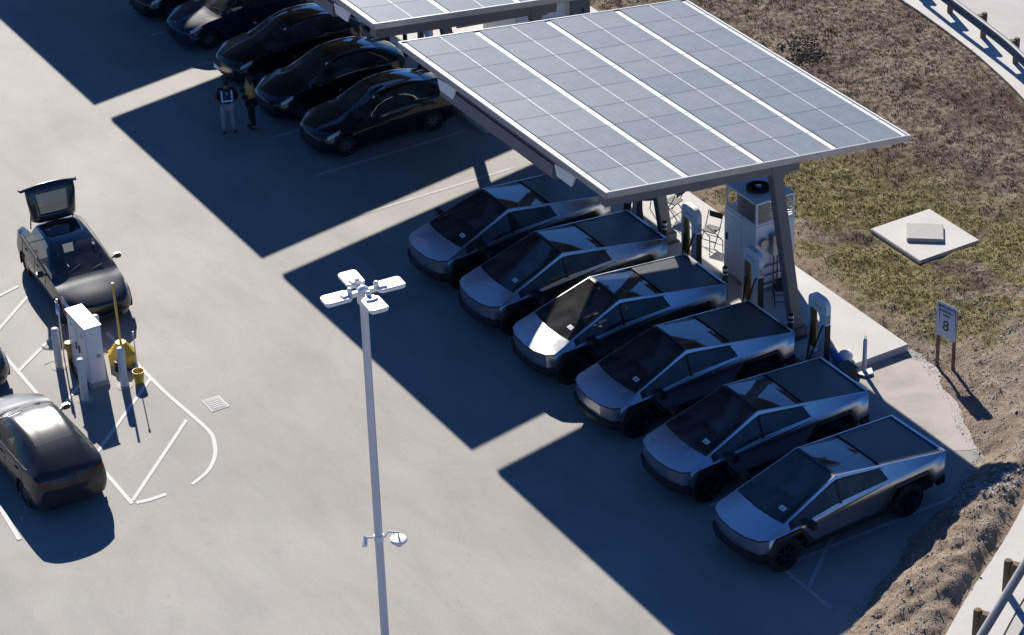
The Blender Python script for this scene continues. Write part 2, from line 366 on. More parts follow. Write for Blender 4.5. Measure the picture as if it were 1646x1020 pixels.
MZ = [.004]
def marking(pts, wd, m='line', name='road_marking'):
    MZ[0] += .0003
    P = [Vector(p) for p in pts]; s = MB(); A = offs(P, -wd / 2); B = offs(P, wd / 2); n = len(P)
    s.add([(p.x, p.y, MZ[0]) for p in A] + [(p.x, p.y, MZ[0]) for p in B], [(i, n + i, n + i + 1, i + 1) for i in range(n - 1)])
    return s.build(name, M[m], kind='structure')
for k, y in enumerate((33.4, 30.55, 27.7, 24.85, 22.0, 19.2, 16.35, 13.5, 10.65, 7.8, 4.95, 2.1, -.75)):
    marking([(.75, y), (5.75, y)], .1, 'line_faint')
marking([(.7, -.75), (.72, -2.6)], .1, 'line_faint'); marking([(.75, -1.75), (2.4, -.45)], .1, 'line_faint')
# island outline on the left
isl = [(-7.88, 17.3), (-7.86, 14.2), (-7.76, 12.6), (-7.7, 11.5), (-7.85, 10.9), (-8.1, 10.4), (-8.5, 9.95), (-9.06, 9.65)]
marking(crom(isl, 6), .10); marking([(-9.75, 9.62), (-10.2, 9.62), (-10.5, 9.68)], .12)
marking([(-10.6, 9.7), (-10.58, 20.6)], .10)
for a, b in (((-10.55, 9.8), (-7.95, 12.3)), ((-10.55, 12.05), (-7.9, 14.55)), ((-10.55, 14.35), (-8.6, 16.15)), ((-10.55, 16.8), (-9.2, 17.85)), ((-9.2, 17.85), (-8.0, 18.9)), ((-10.5, 18.75), (-8.9, 20.2)), ((-10.5, 20.35), (-8.9, 20.85))):
    marking([a, b], .095)
marking([(-13.25, 11.9), (-13.42, 9.8)], .11); marking([(-13.2, 20.5), (-13.2, 15)], .11)
# equipment pads
pd = MB(); pd.box(6.15, 8.88, 5.0, 17.6, -.1, .2); pd.build('concrete_pad', M['pad'], None, bevel=.012, kind='structure')
pd = MB(); pd.prism([(6.15, 21.5), (9.6, 21.5), (13.3, 24.6), (13.45, 40), (6.15, 40)], -.1, .2); pd.build('concrete_pad', M['pad'], None, bevel=.012, kind='structure')

M['crack'] = mat('crack_dirt', (.2, .19, .18), .9)
def crack(x, y, a, L):
    P = [(x, y)]; 
    for i in range(int(L / .12)):
        a += random.uniform(-.5, .5); P.append((P[-1][0] + .12 * math.cos(a), P[-1][1] + .12 * math.sin(a)))
    q = marking(P, .022, 'crack', 'pavement_crack')
for x, y, a, L in ((-9.9, 14.0, 1.0, .5), (-9.9, 16.7, .2, .4)):
    crack(x, y, a, L)
marking([(-20, 24.6), (5.6, 24.2)], .012, 'crack', 'slab_joint') if False else None
# ------------------------------------------------------------------ ground cover (stuff)
def tufts(name, m, pts, hmin, hmax, wd, blades=4, spread=.05, lean=.6):
    vs = []; fs = []
    for (x, y, z) in pts:
        for b in range(blades):
            a = random.uniform(0, 6.283); r = random.uniform(0, spread); bx = x + r * math.cos(a); by = y + r * math.sin(a)
            h = random.uniform(hmin, hmax); a2 = random.uniform(0, 6.283); lx = math.cos(a2) * h * random.uniform(0, lean); ly = math.sin(a2) * h * random.uniform(0, lean)
            px, py = math.cos(a2 + 1.57) * wd, math.sin(a2 + 1.57) * wd; n = len(vs)
            vs += [(bx - px, by - py, z - .01), (bx + px, by + py, z - .01), (bx + lx, by + ly, z + h)]; fs.append((n, n + 1, n + 2))
    me = bpy.data.meshes.new(name); me.from_pydata(vs, [], fs); return link(name, me, None, m, kind='stuff')
M['grass'] = mat('grass_blades', (.22, .20, .085), .8, var=.5, vs=2.2, spec=.2)
M['dry'] = mat('dry_stems', (.22, .17, .12), .9, var=.5, vs=5, spec=.1)
gp = []; dp = []
while len(gp) < 11000 or len(dp) < 13000:
    x = random.uniform(8.9, 21.9); y = random.uniform(.5, 31)
    if swdist(x, y) > -.15 or lotdist(x, y) < .15: continue
    if y > 21.3 and x < 13.6: continue
    if 11.6 < x < 14.0 and 8.1 < y < 10.45: continue
    g_, s_ = cover(x, y); q = random.random(); z = hgt(x, y)
    if q < g_ * .95 and len(gp) < 11000: gp.append((x, y, z))
    elif random.random() < (1 - g_) * (.25 + .9 * max(0, nse(x, y, 1.6, 40) + .2)) * (1 - .75 * s_) and len(dp) < 13000: dp.append((x, y, z))
tag(tufts('grass', M['grass'], gp, .015, .045, .012, 5, .08, 1.5), 'patchy green grass growing in the verge beyond the concrete pad', 'grass')
tag(tufts('dry_weeds', M['dry'], dp, .02, .07, .012, 4, .07, 1.4), 'dry brown weeds and stubble on the bare soil of the verge', 'weeds')
def stones(name, m, pts):
    s = MB(); ico = [(0, 0, 1), (.9, 0, .2), (.28, .85, .3), (-.72, .53, .2), (-.72, -.53, .25), (.28, -.85, .2), (0, 0, -.8)]
    F = [(0, 1, 2), (0, 2, 3), (0, 3, 4), (0, 4, 5), (0, 5, 1), (6, 2, 1), (6, 3, 2), (6, 4, 3), (6, 5, 4), (6, 1, 5)]
    for x, y, z, r in pts:
        a = random.uniform(0, 6.28); c, si = math.cos(a), math.sin(a); k = [random.uniform(.7, 1.3) for _ in range(7)]
        s.add([(x + r * q * (c * v[0] - si * v[1]), y + r * q * (si * v[0] + c * v[1]), z + r * .7 * q * v[2]) for v, q in zip(ico, k)], F)
    return s.build(name, m, None, kind='stuff')
M['stone'] = mat('pale_stone', (.36, .32, .27), .9, var=.3, vs=5)
sp_ = []
while len(sp_) < 13000:
    x = random.uniform(-2, 12); y = random.uniform(-7, 6); ld = lotdist(x, y)
    if ld < -.12 or swdist(x, y) > -.25: continue
    if random.random() > .35 + .65 * sm(.2, 1.5, abs(nse(x, y, 1.1, 50)) * 4): continue
    sp_.append((x, y, max(hgt(x, y, ld), .0), random.uniform(.008, .024) * (2.2 if random.random() < .05 else 1)))
tag(stones('gravel', M['stone'], sp_), 'loose pale gravel and clods scattered over the churned soil', 'gravel')
sp_ = []
while len(sp_) < 260:
    x = random.gauss(6.3, .45); y = random.gauss(-1.35, .35)
    if swdist(x, y) > -.3: continue
    sp_.append((x, y, hgt(x, y), random.uniform(.02, .06)))
M['stone2'] = mat('grey_rubble', (.42, .41, .40), .9, var=.3, vs=6)
tag(stones('rubble', M['stone2'], sp_), 'grey broken concrete rubble heaped beside the sidewalk', 'rubble')
M['scorch'] = mat('dark_debris', (.012, .011, .010), .9, var=.5, vs=9)
sp_ = [(random.gauss(17.3, .55), random.gauss(20.9, .3), 0, random.uniform(.02, .05)) for _ in range(260)] + [(random.gauss(16.8, .3), random.gauss(20.0, .22), 0, random.uniform(.02, .06)) for _ in range(420)]
sp_ = [(x, y, hgt(x, y), r) for x, y, z, r in sp_]
tag(stones('debris', M['scorch'], sp_), 'black burnt debris lying on the brown soil behind the solar canopy', 'debris')

# ------------------------------------------------------------------ solar canopies
XL, XR, ZL, ZR = .70, 9.64, 6.434, 5.342; CL = 9.888; slope = math.atan2(ZL - ZR, XR - XL)
def panel_mat():
    m = bpy.data.materials.new('solar_cells'); nt, b = nodes(m); p = nt.nodes.new('ShaderNodeTexCoord').outputs['Object']
    sx = nt.nodes.new('ShaderNodeSeparateXYZ'); nt.links.new(p, sx.inputs[0])
    def lines(o, n, w):
        a = nt.nodes.new('ShaderNodeMath'); a.operation = 'MULTIPLY'; a.inputs[1].default_value = n; nt.links.new(o, a.inputs[0])
        f = nt.nodes.new('ShaderNodeMath'); f.operation = 'FRACT'; nt.links.new(a.outputs[0], f.inputs[0])
        l = nt.nodes.new('ShaderNodeMath'); l.operation = 'LESS_THAN'; l.inputs[1].default_value = w; nt.links.new(f.outputs[0], l.inputs[0]); return l.outputs[0]
    a = lines(sx.outputs[0], 5.6, .05); c = lines(sx.outputs[1], 11, .09)
    mx = nt.nodes.new('ShaderNodeMath'); mx.operation = 'MAXIMUM'; nt.links.new(a, mx.inputs[0]); nt.links.new(c, mx.inputs[1])
    base = ramp(nt, nz(nt, p, 2.5, 4), [(.3, (.14, .17, .19)), (.7, (.19, .22, .24))])
    col = mixc(nt, mx.outputs[0], base, (.25, .27, .28)); nt.links.new(col, b.inputs['Base Color'])
    oi = nt.nodes.new('ShaderNodeObjectInfo'); mr = nt.nodes.new('ShaderNodeMapRange'); mr.inputs[3].default_value = .35; mr.inputs[4].default_value = .40
    nt.links.new(oi.outputs['Random'], mr.inputs[0]); nt.links.new(mr.outputs[0], b.inputs['Roughness'])
    b.inputs['Specular IOR Level'].default_value = .5; return m
M['cells'] = panel_mat()
def make_canopy():
    rt = empty('solar_canopy', (0, 6.383, 0), label='x', cat='solar canopy', group='solar carport canopies along the stalls')
    L = math.hypot(XR - XL, ZL - ZR)
    T = Matrix.Translation((XL, 0, ZL)) @ Matrix.Rotation(slope, 4, 'Y')
    # module: 2.14 x 1.07
    px, py = (L - .12) / 4, CL / 9; GW = .2
    mb = MB(); mb.box(-(px - GW) / 2, -.012, -(py - .016) / 2, (py - .016) / 2, -.02, .02, 0); mb.box(.012, (px - GW) / 2, -(py - .016) / 2, (py - .016) / 2, -.02, .02, 0)
    mb.box(-.0115, .0115, -(py - .03) / 2, (py - .03) / 2, -.02, .023, 1)
    pme = mb.mesh('solar_panel'); pme.materials.append(M['cells']); pme.materials.append(M['white_deck'])
    for i in range(4):
        for j in range(9):
            o = link('solar_panel', pme, rt); o.matrix_local = T @ Matrix.Translation(((i + .5) * px + .06, (j + .5) * py, .0))
    d = MB(); d.box(.01, L - .01, .01, CL - .01, -.06, -.03, 1, T)
    for j in range(1, 9): d.box(.02, L - .02, j * py - .009, j * py + .009, -.028, .006, 0, T)
    for i in range(5): d.box(max(.012, .06 + i * px - .085), min(L - .012, .06 + i * px + .085), .012, CL - .012, -.028, -.002, 0, T)
    d.build('roof_deck', [M['white_deck'], M['under']], rt)
    t = -.14
    for xa, xb in ((-.05, 0), (L, L + .05)):
        e = MB(); e.box(xa, xb, -.05, CL + .05, 0, .03, 0, T); e.box(xa + .004, xb - .004, -.046, CL + .046, t, 0, 1, T); e.build('edge_fascia', [M['white_metal'], M['fascia']], rt)  # white cap stands for the lit top edge, side face coloured as shaded
    e = MB(); e.box(0, L, -.05, 0, t, .03, 0, T); e.build('edge_fascia', M['galv'], rt)
    e = MB(); e.box(0, L, CL, CL + .05, t, .03, 0, T); e.build('edge_fascia', M['galv'], rt)
    for xx in (1.5, 3.1, 4.7, 6.3, 7.9):
        q = MB(); q.box(xx, xx + .09, .4, CL - .4, -.26, -.062, 0, T); q.build('purlin', M['grey_steel'], rt)
    q = MB(); q.box(.06, .42, 2.35, CL - 2.0, -.70, -.28, 0, T); q.build('main_beam', M['beam'], rt, bevel=.05)
    for yy in (1.35, 7.0):
        q = MB(); poly = [(0, .03), (.04, -.05), (.04, -.28), (-.0, -.28)]
        q.add([(0.02, yy, -.15), (.02, yy + .95, -.24), (.02, yy + .8, -.5), (.02, yy + .15, -.5), (.06, yy, -.15), (.06, yy + .95, -.24), (.06, yy + .8, -.5), (.06, yy + .15, -.5)], [(0, 1, 2, 3), (7, 6, 5, 4), (0, 4, 5, 1), (3, 2, 6, 7), (0, 3, 7, 4), (1, 5, 6, 2)], 0, T)
        q.build('gusset', M['white_metal'], rt)
    for yc in (.55, 6.5):
        q = MB(); q.box(.3, 6.0, yc - .16, yc + .16, -.60, -.27, 0, T); q.box(6.0, 8.8, yc - .1, yc + .1, -.38, -.27, 0, T); q.build('rafter', M['grey_steel'], rt)
        top = T @ Vector((5.6, yc, -.6)); c = MB(); c.bar((6.78, yc, .2), (top.x - .22, yc, top.z), .24, .32); o = c.build('column', M['grey_steel'], rt, bevel=.02)
        b = MB(); b.box(6.5, 7.06, yc - .26, yc + .26, .19, .24); b.box(6.56, 7.0, yc - .18, yc + .18, .24, .5); b.build('base_plate', M['grey_steel'], o, bevel=.02)
        b = MB(); b.box(top.x - .42, top.x + .1, yc - .17, yc + .17, top.z - .05, top.z + .28); b.build('brace', M['grey_steel'], rt)
    q = MB(); q.tube([T @ Vector((2.9, .55, -.7)), T @ Vector((5.4, .7, -.7)), (6.45, .85, 3), (6.8, .9, .6)], .03, 6); q.build('conduit', M['galv'], rt, smooth=40)
    return rt
can = make_canopy(); relabel(can, 'solar canopy with all its panels in view, behind the silver pickups')
for k in (1, 2, 3):
    c = copy_tree(can); c.location = (0, 6.383 + 11.306 * k, 0)
    relabel(c, ('solar canopy cut off by the top edge of the photo, over the black cars', 'solar canopy beyond the second one, behind the black cars', 'furthest solar canopy, at the end of the row')[k - 1])

# ------------------------------------------------------------------ wheels
def wheel(parent, x, y, r, wd, side, dark=True, spokes=7, name='wheel'):
    # axis along y; side = -1 outer face towards -y
    Mx = Matrix.Translation((x, y, r)) @ Matrix.Rotation(R(90) * (1 if side < 0 else -1), 4, 'X')
    t = MB(); t.lathe([(r * .64, -wd / 2), (r * .93, -wd / 2), (r, -wd / 2 + .03), (r, wd / 2 - .03), (r * .95, wd / 2 - .004), (r * .68, wd / 2), (r * .64, wd / 2 - .03), (r * .62, -wd / 4), (r * .64, -wd / 2)], 28)
    root = bpy.data.objects.new(name, t.mesh('tyre', 40)); root.data.materials.append(M['tyre']); COL.objects.link(root); setp(root, parent); root.matrix_local = Mx
    s = MB(); s.lathe([(0, wd / 2 - .05), (r * .16, wd / 2 - .05), (r * .18, wd / 2 - .09), (r * .56, wd / 2 - .10), (r * .64, wd / 2 - .02), (r * .66, wd / 2 - .02), (r * .66, -wd / 3), (0, -wd / 3)], 28, 1 if True else 0)
    for k in range(spokes):
        a = 2 * math.pi * k / spokes; c, si = math.cos(a), math.sin(a)
        s.add([(c * u - si * v, si * u + c * v, z) for z in (wd / 2 - .085, wd / 2 - .02) for u, v in ((r * .1, -r * .08), (r * .63, -r * .055), (r * .63, r * .055), (r * .1, r * .08))], [(3, 2, 1, 0), (4, 5, 6, 7), (0, 1, 5, 4), (1, 2, 6, 5), (2, 3, 7, 6), (3, 0, 4, 7)], 0)
    s.build('rim', [M['rim'] if dark else M['alloy'], M['black']], root, smooth=35)
    return root

# ------------------------------------------------------------------ angular steel pickup
def make_pickup():
    rt = empty('pickup_truck', label='x', cat='pickup truck', group='angular stainless steel pickups backed into the charging stalls')
    K = (2.5, .70, 1.785); H = (.43, .93, .985); T = (5.62, .96, 1.36)
    def rail(x):
        if x <= K[0]: t = (x - H[0]) / (K[0] - H[0]); return H[1] + (K[1] - H[1]) * t, H[2] + (K[2] - H[2]) * t
        t = (x - K[0]) / (T[0] - K[0]); return K[1] + (T[1] - K[1]) * t, K[2] + (T[2] - K[2]) * t
    def crease(x):
        t = (x - H[0]) / (T[0] - H[0]); return .935 + .085 * min(1, max(0, t) / .1, (1.0 - t) / .12 + .3), H[2] + (T[2] - H[2]) * t
    nose = [(.43, .93, .985), (.25, .80, .965), (.13, .45, .945), (.09, 0, .94)]
    nose = nose + [(x, -y, z) for x, y, z in nose[:-1][::-1]]
    wsy, wsz = rail(.93)
    ws = [(.93, wsy, wsz), (.86, .5, wsz + .01), (.82, 0, wsz + .015), (.86, -.5, wsz + .01), (.93, -wsy, wsz)]
    # hood
    hb = MB(); n = len(nose); hb.add(nose + ws, []); 
    hb.f = [[0, 1, 8, 7], [1, 2, 8], [2, 3, 9, 8], [3, 4, 10, 9], [4, 5, 10], [5, 6, 11, 10]]; hb.m = [0] * 6
    hb.build('hood', M['steel'], rt, smooth=25)
    # body shell: fascia, sides, sails, tail
    b = MB()
    low = [(.47, .95, .60), (.27, .82, .585), (.14, .46, .575), (.10, 0, .57)]; low = low + [(x, -y, z) for x, y, z in low[:-1][::-1]]
    top = [(x + .01, y, z - .035) for x, y, z in nose]
    b.add(top + low, [(i, i + 1, n + i + 1, n + i) for i in range(n - 1)])
    for s in (1, -1):
        def v(x, y, z): return (x, s * y, z)
        # lower side with trapezoid wheel openings
        cr = [(x, crease(x)[0], crease(x)[1]) for x in (.43, .95, 2.5, 4.0, 5.0, 5.62)]
        out = [v(*c) for c in cr] + [v(5.60, .95, .70), v(5.22, .985, .66), v(5.02, .99, .98), v(4.12, .99, .96), v(3.80, .985, .50), v(1.62, .985, .46), v(1.32, .99, .90), v(.62, .985, .88), v(.47, .95, .60)]
        b.add(out, [tuple(range(len(out)))])
        # upper side between crease and rail
        rl = [(x, *rail(x)) for x in (.43, .93, 2.5, 4.0, 5.0, 5.62)]
        xs = [.43 + (2.5 - .43) * i / 10 for i in range(11)] + [2.5 + 3.12 * i / 14 for i in range(1, 15)]; m_ = len(xs)
        def lv(x, t): c_, l_ = crease(x), rail(x); return v(x, c_[0] + (l_[0] - c_[0]) * t, c_[1] + (l_[1] - c_[1]) * t)
        for t0, t1 in ((0, .18), (.18, .88), (.88, 1)):
            b.add([lv(x, t0) for x in xs] + [lv(x, t1) for x in xs], [(i, i + 1, m_ + i + 1, m_ + i) for i in range(m_ - 1) if not (t0 == .18 and 1.1 < (xs[i] + xs[i + 1]) / 2 < 3.72)])
        # inner flange of the rail
        b.add([v(*c) for c in rl] + [v(c[0], c[1] - .03, c[2] + .002) for c in rl], [(i, i + 1, 7 + i, 6 + i) for i in range(1, 5)])
        b.add([v(c[0], c[1] - .03, c[2] + .002) for c in rl[2:]] + [v(c[0], c[1] - .03, c[2] - .2) for c in rl[2:]], [(i, i + 1, 5 + i, 4 + i) for i in range(3)])
    b.add([(5.62, .96, 1.375), (5.62, -.96, 1.375), (5.60, -.95, .62), (5.60, .95, .62), (5.55, .9, 1.38), (5.55, -.9, 1.38)], [(0, 1, 2, 3), (0, 4, 5, 1)])
    b.build('body', M['steel'], rt, smooth=12)
    # light bar and bumper
    l = MB(); lt = [(x - .004, y, z - .003) for x, y, z in nose]; lb = [(x - .001, y, z - .037) for x, y, z in nose]
    l.add(lt + lb, [(i, i + 1, n + i + 1, n + i) for i in range(n - 1)]); l.build('light_bar', M['black_trim'], rt)
    f = MB(); P0 = [(.47, .97, .59), (.22, .85, .57), (.06, .48, .56), (.02, 0, .56)]; P0 += [(x, -y, z) for x, y, z in P0[:-1][::-1]]
    f.add(P0 + [(x, y, .44) for x, y, z in P0] + [(x + .12, y * .95, .30) for x, y, z in P0] + [(x + .2, y * .97, z + .012) for x, y, z in P0], [(i, i + 1, n + i + 1, n + i) for i in range(n - 1)] + [(n + i, n + i + 1, 2 * n + i + 1, 2 * n + i) for i in range(n - 1)] + [(i, i + 1, 3 * n + i + 1, 3 * n + i) for i in range(n - 1)])
    f.box(.3, .6, -.8, .8, .3, .56); f.build('front_bumper', M['black_trim'], rt, smooth=30)
    f = MB(); f.box(5.45, 5.70, -.93, .93, .42, .68); f.build('rear_bumper', M['black_trim'], rt, bevel=.03)
    f = MB(); f.box(5.615, 5.635, -.88, .88, 1.27, 1.31); f.build('tail_light_bar', M['tail'], rt)
    # underbody
    u = MB(); u.box(.5, 5.5, -.72, .72, .28, .72); u.box(1.5, 3.95, -.97, .97, .34, .52); u.box(1.35, 4.1, -.93, -.72, .5, .6); u.box(1.35, 4.1, .72, .93, .5, .6)
    u.box(.5, .64, -.93, .93, .5, .9); u.box(1.5, 1.56, -.95, .95, .35, .95); u.box(3.9, 3.96, -.95, .95, .35, .95); u.box(5.1, 5.5, -.92, .92, .6, 1.2)
    u.box(4.0, 5.1, -.90, .90, .98, 1.15); u.box(.6, 1.4, -.9, .9, .86, .93)
    u.build('underbody', M['black'], rt)
    for s in (1, -1):
        for (pts) in ([(.50, .55), (.64, .88), (1.31, .91), (1.66, .46)], [(3.72, .46), (4.11, .97), (5.03, .99), (5.25, .66)]):
            fl = MB(); w_ = .075
            for (a, b_) in zip(pts[:-1], pts[1:]):
                dx, dz = b_[0] - a[0], b_[1] - a[1]; L = math.hypot(dx, dz); nx_, nz_ = -dz / L * w_, dx / L * w_
                q = [(a[0] - dx / L * .03, a[1] - dz / L * .03), (b_[0] + dx / L * .03, b_[1] + dz / L * .03)]
                vs = [(q[0][0], s * 1.035, q[0][1]), (q[1][0], s * 1.035, q[1][1]), (q[1][0] + nx_, s * 1.01, q[1][1] + nz_), (q[0][0] + nx_, s * 1.01, q[0][1] + nz_)]
                vs += [(x, s * .93, z) for x, _, z in vs]
                fl.add(vs, [(0, 1, 2, 3), (4, 7, 6, 5), (0, 4, 5, 1), (2, 6, 7, 3), (1, 5, 6, 2), (0, 3, 7, 4)])
            fl.build('fender_flare', M['black_trim'], rt)
        sk = MB(); sk.box(1.66, 3.72, s * .985 - .03, s * .985 + .03, .40, .49); sk.build('rocker_panel', M['black_trim'], rt)
        # side window glass
        def sp(x, t, o=.012): cy_, cz = crease(x); ry, rz = rail(x); return (x, s * (cy_ + (ry - cy_) * t + o), cz + (rz - cz) * t)
        def win(x0, x1, t0, t1, o, sk=.0, n_=10):
            q = []
            for i in range(n_ + 1):
                for k in range(4):
                    x = x0 + (x1 - x0) * i / n_; tt = t0 + (t1 - t0) * k / 3
                    if sk: x -= sk * (i / n_) * (k / 3)
                    q.append(sp(x, tt, o))
            return q, [(i * 4 + k, i * 4 + k + 1, (i + 1) * 4 + k + 1, (i + 1) * 4 + k) for i in range(n_) for k in range(3)]
        wn = MB(); wn.add(*win(1.15, 3.82, .20, .86, .016, .14)); wn.build('side_window', M['glass_dark'], rt, smooth=60)
        bk = MB()
        for a_ in ((1.05, 3.86, .165, .205, .007, .14), (1.05, 3.86, .855, .895, .007, .14), (1.02, 1.27, .17, .89, .008, .0), (3.60, 3.86, .17, .89, .008, .14)): bk.add(*win(*a_))
        bk.build('window_frame', M['black_trim'], rt)
        pl = MB(); a1, a2 = sp(2.46, .12, .018), sp(2.46, .85, .018); pl.bar(a1, a2, .07, .008); pl.build('door_pillar', M['black'], rt)
        mr = MB(); mr.box(1.36, 1.52, s * 1.04 - .0, s * 1.04 + s * .30, 1.06, 1.26); mr.box(1.40, 1.5, s * .97, s * 1.06, 1.06, 1.12); mr.build('wing_mirror', M['black_trim'], rt, bevel=.03)
        for x in (.88, 4.515): wheel(rt, x, s * .875, .445, .30, s)
    # windscreen + roof glass
    def yr(x): return rail(x)[0] - .032
    N = 8; g_ = MB(); rows = []
    for i in range(N + 1):
        t = i / N; row = []
        for k in range(5):
            yy = (-1 + k * .5); x0 = ws[4 - k][0]; x = x0 + (2.45 - x0) * t
            row.append((x, yy * (yr(x) if t > 0 else rail(x)[0] - .04), rail(x)[1] - .006 + .02 * math.sin(math.pi * t) * 0 + .015 * (1 - yy * yy)))
        rows.append(row)
    g_.add([p for r_ in rows for p in r_], [(i * 5 + k, i * 5 + k + 1, (i + 1) * 5 + k + 1, (i + 1) * 5 + k) for i in range(N) for k in range(4)])
    g_.build('windscreen', M['glass'], rt, smooth=40)
    def deck(name, x0, x1, m, dz=0, n_=4, crown=.015, drop=0):
        d = MB(); d.add([(x0 + (x1 - x0) * i / n_, (-1 + k * .5) * yr(x0 + (x1 - x0) * i / n_), rail(x0 + (x1 - x0) * i / n_)[1] - .004 + dz - drop * i / n_ + crown * (1 - (-1 + k * .5) ** 2)) for i in range(n_ + 1) for k in range(5)],
              [(i * 5 + k, i * 5 + k + 1, (i + 1) * 5 + k + 1, (i + 1) * 5 + k) for i in range(n_) for k in range(4)])
        return d.build(name, m, rt, smooth=30)
    deck('roof_header', 2.45, 2.58, M['black_trim'])
    deck('glass_roof', 2.58, 3.62, M['glass_roof'], drop=.05)
    deck('rear_glass', 3.62, 3.80, M['glass_roof'], -.05)
    cv = deck('bed_cover', 3.80, 5.50, M['cover'], -.012, 22, .006)
    sh = MB(); sh.box(3.78, 5.58, -.86, .86, .9, 1.2); sh.build('bed_tub', M['black'], rt)
    # tailgate cap
    tg = MB(); tg.box(5.50, 5.625, -.885, .885, 1.30, 1.373); tg.build('tailgate_cap', M['black_trim'], rt)
    # wiper
    wi = MB(); wi.tube([(.95, -.72, 1.215), (1.7, -.66, 1.49), (1.78, -.655, 1.52)], .018, 6); wi.build('wiper', M['black'], rt)
    # interior
    fl = MB(); fl.box(.95, 3.75, -.85, .85, .66, .74); fl.build('cabin_floor', M['black'], rt)
    ds = MB(); ds.box(.98, 1.55, -.78, .78, .9, 1.12); ds.box(1.5, 1.62, -.80, .80, .98, 1.14); ds.build('dashboard', M['dash'], rt, bevel=.02)
    sc = MB(); sc.box(1.62, 1.645, -.22, .22, 1.05, 1.30); sc.build('centre_screen', M['screen'], rt)
    sw = MB(); sw.tube([(1.72 + .03 * math.sin(a) * 0, .38 + .17 * math.cos(a), 1.14 + .1 * math.sin(a)) for a in [2 * math.pi * i / 12 for i in range(13)]], .015, 6, cap=False); sw.build('steering_wheel', M['black'], rt)
    for yc in (.38, -.38):
        st = MB(); st.box(1.95, 2.45, yc - .25, yc + .25, .74, .98)
        st.add([(2.40, yc - .25, .9), (2.40, yc + .25, .9), (2.68, yc + .23, 1.48), (2.68, yc - .23, 1.48), (2.55, yc - .25, .86), (2.55, yc + .25, .86), (2.80, yc + .23, 1.47), (2.80, yc - .23, 1.47)], [(0, 1, 2, 3), (7, 6, 5, 4), (0, 4, 5, 1), (2, 6, 7, 3), (1, 5, 6, 2), (0, 3, 7, 4)])
        st.box(2.64, 2.78, yc - .13, yc + .13, 1.5, 1.64); st.build('seat', M['seat'], rt, bevel=.03)
    st = MB(); st.box(3.0, 3.4, -.68, .68, .74, .98); st.box(3.4, 3.55, -.68, .68, .9, 1.42); st.build('rear_bench', M['seat'], rt, bevel=.03)
    # paper tag behind windscreen at the near corner
    tz = lambda x: rail(x)[1] + .012
    pt = MB(); pt.add([(1.14, -.56, tz(1.14)), (1.25, -.56, tz(1.25)), (1.25, -.37, tz(1.25) + .003), (1.14, -.37, tz(1.14) + .003)], [(0, 1, 2, 3)]); po = pt.build('windscreen_tag', M['paper'], rt)
    pk = MB(); pk.add([(1.165, -.52, tz(1.165) + .004), (1.18, -.52, tz(1.18) + .004), (1.18, -.41, tz(1.18) + .006), (1.165, -.41, tz(1.165) + .006)], [(0, 1, 2, 3)]); pk.add([(1.205, -.52, tz(1.205) + .004), (1.22, -.52, tz(1.22) + .004), (1.22, -.44, tz(1.22) + .006), (1.205, -.44, tz(1.205) + .006)], [(0, 1, 2, 3)])
    pk.build('tag_print', M['ink'], po)
    return rt
pk = make_pickup()
TR = [(-.22, .02, .046, 'silver angular pickup nearest the bare soil, its whole side and both wheels in view'),
      (-.09, 3.25, .010, 'silver angular pickup second from the soil, tail beside the post with loop handle'),
      (.05, 6.45, .010, 'silver angular pickup third from the soil, tail at the near slanted column'),
      (.03, 9.42, -.006, 'silver angular pickup crossed by a band of sunlight on hood and bed cover'),
      (.09, 12.2, .004, 'silver angular pickup wholly in shade, fifth from the soil'),
      (.15, 15.0, .014, 'silver angular pickup at the far end of its row, tail under the canopy corner')]
for i, (x, y, h, lb) in enumerate(TR):
    o = pk if i == 0 else copy_tree(pk)
    o.location = (x, y, 0); o.rotation_euler = (0, 0, h); relabel(o, lb)

# ------------------------------------------------------------------ rounded electric crossover
NET = [  # each: x, bow, [(y,z) k0..k6]
 (.00, .34, [(.50, .24), (.62, .38), (.64, .52), (.58, .62), (.42, .66), (.22, .68), (0, .685)]),
 (.06, .33, [(.70, .21), (.82, .34), (.84, .50), (.76, .66), (.54, .73), (.28, .75), (0, .755)]),
 (.38, .16, [(.84, .20), (.92, .34), (.94, .54), (.87, .80), (.64, .84), (.33, .87), (0, .88)]),
 (.85, .05, [(.86, .20), (.93, .34), (.955, .57), (.89, .92), (.70, .94), (.36, .97), (0, .98)]),
 (1.22, .16, [(.86, .20), (.93, .34), (.96, .60), (.90, .98), (.76, 1.01), (.38, 1.05), (0, 1.06)]),
 (1.68, .10, [(.86, .20), (.93, .34), (.96, .62), (.905, 1.00), (.715, 1.22), (.37, 1.27), (0, 1.285)]),
 (2.18, .04, [(.86, .20), (.93, .34), (.96, .63), (.91, 1.01), (.635, 1.46), (.34, 1.53), (0, 1.55)]),
 (2.75, .0, [(.86, .20), (.93, .34), (.96, .64), (.915, 1.03), (.60, 1.555), (.33, 1.61), (0, 1.625)]),
 (3.35, .0, [(.86, .20), (.93, .34), (.96, .65), (.92, 1.06), (.59, 1.53), (.32, 1.59), (0, 1.605)]),
 (3.92, -.02, [(.86, .20), (.93, .34), (.96, .66), (.91, 1.09), (.595, 1.40), (.32, 1.46), (0, 1.475)]),
 (4.36, -.08, [(.85, .22), (.92, .36), (.95, .66), (.88, 1.10), (.62, 1.23), (.33, 1.28), (0, 1.295)]),
 (4.62, -.18, [(.80, .25), (.88, .38), (.91, .66), (.83, 1.03), (.62, 1.10), (.33, 1.14), (0, 1.15)]),
 (4.70, -.24, [(.76, .27), (.84, .40), (.88, .64), (.81, .92), (.60, .98), (.32, 1.00), (0, 1.005)]),
 (4.75, -.28, [(.66, .32), (.76, .42), (.80, .60), (.72, .78), (.52, .82), (.28, .83), (0, .835)])]
